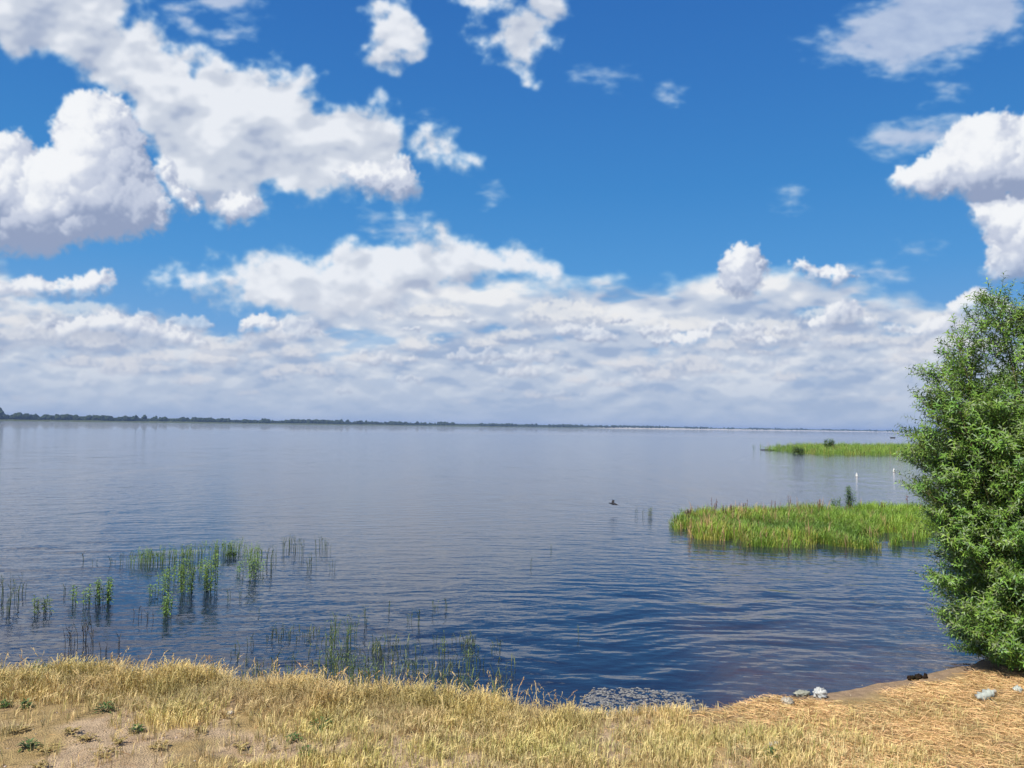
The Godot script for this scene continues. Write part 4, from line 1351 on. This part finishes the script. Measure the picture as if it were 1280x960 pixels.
# ---------------------------------------------------------------- small things
func build_small_things() -> void:
	# weeds on the sand
	for p in [[131, 889, 26, 10, "dark green weed spreading flat beside a sandy patch"], [36, 936, 22, 12, "leafy green weed alone on bare sand"], [32, 886, 10, 10, "tiny dark green weed in the dry grass edge"], [6, 884, 14, 8, "small green weed at the border of grass and sand"], [46, 852, 22, 28, "upright green weed growing amid the tall dry grass"], [400, 912, 30, 14, "green grassy weed tuft in the trodden middle of the bank"], [384, 944, 22, 9, "grey green weed low on the sandy middle of the bank"], [366, 926, 20, 8, "faint grey green weed beside the grassy tuft"], [964, 948, 18, 12, "dark green weed near the white paper scrap"], [172, 916, 14, 9, "olive weed between two sandy patches"], [1180, 808, 0, 0, ""]]:
		if p[2] == 0:
			continue
		var at := on_ground(p[0], p[1])
		var o := thing("weed", at, p[4], "weed")
		var s := Shape.new()
		var r := metres(p[2], at) * 0.5
		var h := metres(p[3], at)
		for i in 46:
			var a := rng.randf() * TAU
			var q := Vector3(cos(a), 0, sin(a)) * r * rng.randf() * 0.8
			q.y = h * rng.randf() * (1.0 - q.length() / r * 0.6)
			s.leaf(q, Vector3(cos(a), rng.randf_range(0.0, 0.8), sin(a)).normalized(), Vector3.UP, rng.randf_range(0.022, 0.045), rng.randf_range(0.01, 0.018), hue(0.065, 0.125, 0.03, 0.35), 0.3)
		part("foliage", s, M.green_blade, o)
		for i in 5:
			var a := rng.randf() * TAU
			var stem := Shape.new()
			stem.tube(PackedVector3Array([Vector3(0, -0.01, 0), Vector3(cos(a) * r * 0.4, h * 0.5, sin(a) * r * 0.4), Vector3(cos(a) * r * 0.8, h * 0.8, sin(a) * r * 0.8)]), [0.003, 0.0024, 0.0012], 4, Color(0.08, 0.1, 0.04), Color(0.07, 0.1, 0.04))
			part("stem", stem, M.green_blade, o)
	# withered brown weeds on the sand
	for p in [[112, 925, 40], [128, 946, 46], [60, 940, 34], [20, 916, 34], [50, 962, 30], [200, 936, 30], [90, 916, 30], [250, 916, 24], [150, 930, 26], [300, 936, 26]]:
		var at := on_ground(p[0], p[1])
		var o := thing("withered_weed", at, "flat withered brown weed sprawling on the bare sand", "weed", "withered weeds on the sand")
		var r := metres(p[2], at) * 0.5
		for i in 14:
			var a := rng.randf() * TAU
			var l := r * rng.randf_range(0.4, 1.0)
			var s := Shape.new()
			var end := Vector3(cos(a + rng.randf_range(-0.4, 0.4)) * l, rng.randf_range(0.004, 0.03), sin(a + rng.randf_range(-0.4, 0.4)) * l)
			var c := hue(0.32, 0.23, 0.1, 0.4)
			s.tube(PackedVector3Array([Vector3(0, 0.002, 0), Vector3(cos(a) * l * 0.5, 0.02, sin(a) * l * 0.5), end]), [0.0028, 0.0022, 0.001], 3, c, c)
			for k in 7:
				var b := rng.randf() * TAU
				s.leaf(Vector3(cos(a) * l * 0.5, 0.02, sin(a) * l * 0.5).lerp(end, rng.randf()), Vector3(cos(b), 0.5, sin(b)).normalized(), Vector3.UP, 0.022, 0.008, hue(0.32, 0.25, 0.1, 0.4))
			part("stem", s, M.dry_grass, o)
	# crumpled plastic and paper left on the shore
	var crumple := func(called: String, px: float, py: float, size: Vector3, color: Color, label: String, category: String, turn: float) -> void:
		var at := on_ground(px, py)
		var s := Shape.new()
		s.lump(Vector3(0, size.y * 0.7, 0), size, noise_of(FastNoiseLite.TYPE_SIMPLEX, int(px), 1.6, 4, 0.75), 0.7, color, 16, 26, -0.7, 0.1)
		s.smooth_normals()
		var o := part(called, s, M.plastic, self)
		o.name = numbered(called)
		o.position = at
		o.rotation.y = turn
		tag(o, label, category)
	crumple.call("plastic_bag", 1025, 872, Vector3(0.055, 0.042, 0.045), Color(0.44, 0.46, 0.46), "crumpled white plastic bag at the edge of the straw", "bag", 0.4)
	crumple.call("pale_stone", 984, 882, Vector3(0.042, 0.032, 0.04), Color(0.36, 0.33, 0.27), "pale stone half in the wet sand near the plastic bag", "stone", 0.0)
	crumple.call("pale_stone", 1003, 869, Vector3(0.065, 0.02, 0.035), Color(0.28, 0.29, 0.24), "long flat greenish stone touching the plastic bag", "stone", 0.2)
	crumple.call("paper_scrap", 968, 934, Vector3(0.04, 0.016, 0.03), Color(0.68, 0.7, 0.72), "white scrap of paper lying in the straw", "litter", 0.7)
	crumple.call("paper_scrap", 288, 893, Vector3(0.022, 0.012, 0.016), Color(0.66, 0.62, 0.56), "small pale scrap caught in the bank grass", "litter", 0.7)
	crumple.call("plastic_scrap", 1272, 866, Vector3(0.035, 0.03, 0.03), Color(0.42, 0.46, 0.42), "pale torn plastic piece under the willow's edge", "litter", 0.7)
	# a crushed bottle
	var at := on_ground(1232, 874)
	var o := thing("crushed_bottle", at + Vector3(0, 0.03, 0), "crushed pale plastic bottle lying in the straw by the willow", "bottle")
	var bottle := Shape.new()
	var pts := PackedVector3Array()
	for i in 14:
		pts.append(Vector3(-0.085 + i * 0.0129, 0.005 * sin(i * 1.7), 0.003 * cos(i * 2.3)))
	bottle.tube(pts, [0.004, 0.026, 0.034, 0.027, 0.033, 0.024, 0.035, 0.028, 0.036, 0.03, 0.033, 0.024, 0.015, 0.013], 14, Color(0.42, 0.46, 0.43), Color(0.44, 0.48, 0.44), 0.3)
	part("body", bottle, M.plastic, o)
	var cap := Shape.new()
	cap.tube(PackedVector3Array([Vector3(0.082, 0, 0), Vector3(0.084, 0, 0), Vector3(0.104, 0, 0), Vector3(0.105, 0, 0)]), [0.001, 0.014, 0.014, 0.001], 12, Color(0.4, 0.36, 0.3), Color(0.4, 0.36, 0.3))
	part("cap", cap, M.plastic, o)
	o.rotation = Vector3(0, 0.35, 0.2)
	# dark heap of water weed
	at = on_ground(1147, 849)
	o = thing("washed_up_weed", at, "small black heap of washed up weed on the bare sand strip", "water weed")
	for k in 9:
		var s := Shape.new()
		s.lump(Vector3((k - 4) * 0.02, 0.006 + 0.02 * rng.randf(), rng.randf_range(-0.04, 0.04)), Vector3(rng.randf_range(0.012, 0.03), rng.randf_range(0.006, 0.026), rng.randf_range(0.01, 0.024)), lumps, 0.9, hue(0.025, 0.018, 0.012, 0.3), 7, 10)
		s.smooth_normals()
		part("clod", s, M.rag, o)
	# sticks
	for p in [[958, 884, 1012, 872, "dark wet twig along the water beside the pale stones", Color(0.05, 0.035, 0.025), 0.005], [1250, 868, 1275, 852, "pale bare stick leaning out of the straw under the willow", Color(0.36, 0.26, 0.17), 0.006], [1240, 862, 1246, 884, "thin bent straw coloured twig over the crushed bottle", Color(0.5, 0.4, 0.24), 0.004], [1205, 838, 1238, 846, "dark driftwood twig below the willow's lowest leaves", Color(0.06, 0.035, 0.03), 0.006], [1212, 842, 1262, 850, "reddish brown twig lying in the willow's shade", Color(0.09, 0.05, 0.04), 0.005]]:
		var a := on_ground(p[0], p[1])
		var b := on_ground(p[2], p[3])
		var s := Shape.new()
		var d := b - a
		var mid := d * 0.5 + Vector3(0, 0.012, 0) + Vector3(-d.z, 0, d.x) * 0.08
		s.tube(PackedVector3Array([Vector3(0, 0.004, 0), mid, d + Vector3(0, 0.02, 0)]), [p[6], p[6] * 0.8, p[6] * 0.4], 6, p[5], p[5], 0.15)
		var stick := part("stick", s, M.bark, self)
		stick.name = numbered("stick")
		stick.position = a
		tag(stick, p[4], "stick")
	# buoys
	for p in [[1071, 596, 7], [1117.5, 590, 6.5]]:
		at = on_level(p[0], p[1])
		o = thing("mooring_buoy", at, "small white cone shaped buoy floating between islet and spit", "buoy", "white buoys beyond the islet")
		var h := metres(p[2] * 0.72, at)
		var s := Shape.new()
		s.tube(PackedVector3Array([Vector3(0, -0.05, 0), Vector3(0, 0.02, 0), Vector3(0, 0.05, 0), Vector3(0, h * 0.55, 0), Vector3(0, h, 0), Vector3(0, h + 0.005, 0)]), [0.06, h * 0.28, h * 0.27, h * 0.22, h * 0.07, 0.001], 14, Color(0.78, 0.78, 0.76), Color(0.78, 0.78, 0.76))
		part("cone", s, M.paint, o)
		var collar := Shape.new()
		collar.tube(PackedVector3Array([Vector3(0, -0.02, 0), Vector3(0, -0.015, 0), Vector3(0, 0.012, 0), Vector3(0, 0.016, 0)]), [0.01, h * 0.36, h * 0.36, 0.01], 14, Color(0.06, 0.06, 0.06), Color(0.06, 0.06, 0.06))
		part("float_collar", collar, M.paint, o)
	# a bird skimming the water
	at = on_level(766, 640) + Vector3(0, 0.2, 0)
	o = thing("bird", at, "small dark bird flying low over open water near the islet", "bird")
	var body := Shape.new()
	body.tube(PackedVector3Array([Vector3(-0.13, 0.02, 0), Vector3(-0.1, 0.025, 0), Vector3(-0.06, 0.012, 0), Vector3(0, 0.005, 0), Vector3(0.06, 0, 0), Vector3(0.13, -0.02, 0), Vector3(0.17, -0.03, 0)]), [0.002, 0.02, 0.018, 0.036, 0.032, 0.014, 0.004], 10, Color(0.03, 0.03, 0.035), Color(0.03, 0.03, 0.035))
	part("body", body, M.feather, o)
	for k in [-1, 1]:
		var wing := Shape.new()
		wing.ribbon(PackedVector3Array([Vector3(0.0, 0.02, 0.02 * k), Vector3(0.03, 0.09 * (1.0 if k < 0 else -0.1) + 0.02, 0.11 * k), Vector3(0.09, 0.1 * (1.0 if k < 0 else -0.3), 0.2 * k)]), [0.09, 0.075, 0.01], Vector3(1, 0, 0), Color(0.03, 0.03, 0.035), Color(0.04, 0.04, 0.045))
		part("wing", wing, M.feather, o)
	o.scale = Vector3.ONE * 0.8
	# a rowing boat far out
	at = on_level(1116, 547.6)
	o = thing("rowing_boat", at, "tiny dark rowing boat far out beyond the reed spit", "boat")
	var hull := Shape.new()
	var ribs := 9
	for i in ribs:
		var t := float(i) / (ribs - 1)
		var w := 0.55 * sin(PI * (0.12 + 0.8 * t))
		for q in [[-w, 0.42], [-w * 0.8, 0.1], [0.0, -0.1], [w * 0.8, 0.1], [w, 0.42]]:
			hull.point(Vector3(-1.6 + 3.2 * t, q[1] + 0.12 * pow(2.0 * t - 1.0, 2), q[0]), Vector3.UP, Color(0.05, 0.05, 0.055))
	for i in ribs - 1:
		for k in 4:
			hull.quad(i * 5 + k, i * 5 + k + 1, i * 5 + k + 6, i * 5 + k + 5)
	hull.smooth_normals()
	part("hull", hull, M.paint, o)
	for x in [-0.6, 0.4]:
		var bench := Shape.new()
		bench.tube(PackedVector3Array([Vector3(x, 0.3, -0.5), Vector3(x, 0.3, 0.5)]), [0.09, 0.09], 4, Color(0.1, 0.08, 0.06), Color(0.1, 0.08, 0.06))
		part("bench", bench, M.paint, o)
	o.rotation.y = 0.3
	o.scale = Vector3.ONE * 0.65
	# froth in the corner of the bay
	var flakes: Array[ArrayMesh] = []
	for k in 4:
		var s := Shape.new()
		s.lump(Vector3.ZERO, Vector3(1.0, 0.35, 0.55), lumps, 0.8, Color(0.21, 0.21, 0.21), 5, 9)
		s.smooth_normals()
		flakes.append(s.mesh(M.foam))
	var lists := [[], [], [], []]
	var outline := outline_on_water([722, 876, 745, 862, 800, 860, 850, 866, 892, 888, 880, 900, 800, 906, 740, 896])
	for i in 9000:
		var q := on_level(rng.randf_range(715, 900), rng.randf_range(856, 908))
		var n := hill.get_noise_2d(q.x * 4.0, q.z * 9.0)
		var n2 := hill.get_noise_2d(q.x * 12.0, q.z * 22.0)
		if not in_outline(Vector2(q.x, q.z) + Vector2(n, n2) * 0.06, outline) or n2 + n * 0.5 < -0.06:
			continue
		var r := rng.randf_range(0.003, 0.011)
		lists[i % 4].append([Transform3D(Basis(Vector3.UP, rng.randf_range(-0.5, 0.5)).scaled(Vector3.ONE * r), Vector3(q.x, wave(q.x, q.z) + 0.001, q.z)), Color(1, 1, 1) * rng.randf_range(0.6, 1.2)])
	stuff("froth", "grey white froth gathered in the corner of the bay", "froth", flakes, lists, "bubble")

func build_pebbles() -> void:
	var stones: Array[ArrayMesh] = []
	for k in 4:
		var s := Shape.new()
		s.lump(Vector3(k, 0, 0) * 0.0, Vector3(1.0, 0.55, 0.8), noise_of(FastNoiseLite.TYPE_SIMPLEX, 60 + k, 1.0, 2), 0.5, Color(0.4, 0.36, 0.31), 5, 8)
		s.smooth_normals()
		stones.append(s.mesh(M.rag))
	var lists := [[], [], [], []]
	for i in 2600:
		var x := rng.randf_range(-5.0, 6.0)
		var z := rng.randf_range(-7.6, -3.2)
		var d := inland(x, z)
		if d < -0.1 or (bare(x, z) < 0.3 and not (x > 1.8 and d < 0.45)):
			continue
		var r := 0.0015 + 0.007 * pow(rng.randf(), 3.0)
		var g := rng.randf_range(0.5, 1.5)
		lists[i % 4].append([Transform3D(Basis(Vector3.UP, rng.randf() * TAU).scaled(Vector3.ONE * r), Vector3(x, ground_height(x, z) + r * 0.2, z)), Color(g, g * rng.randf_range(0.92, 1.0), g * rng.randf_range(0.85, 1.0))])
	stuff("pebbles", "tiny grey and brown pebbles strewn on the bare sand", "pebbles", stones, lists, "pebble")

func _ready() -> void:
	rng.seed = 20240607
	set_camera_and_light()
	make_materials()
	build_setting()
	build_far_shore()
	build_islets()
	build_willow()
	build_water_plants()
	build_bank_cover()
	build_small_things()
	build_pebbles()
	print("done ", Time.get_ticks_msec())
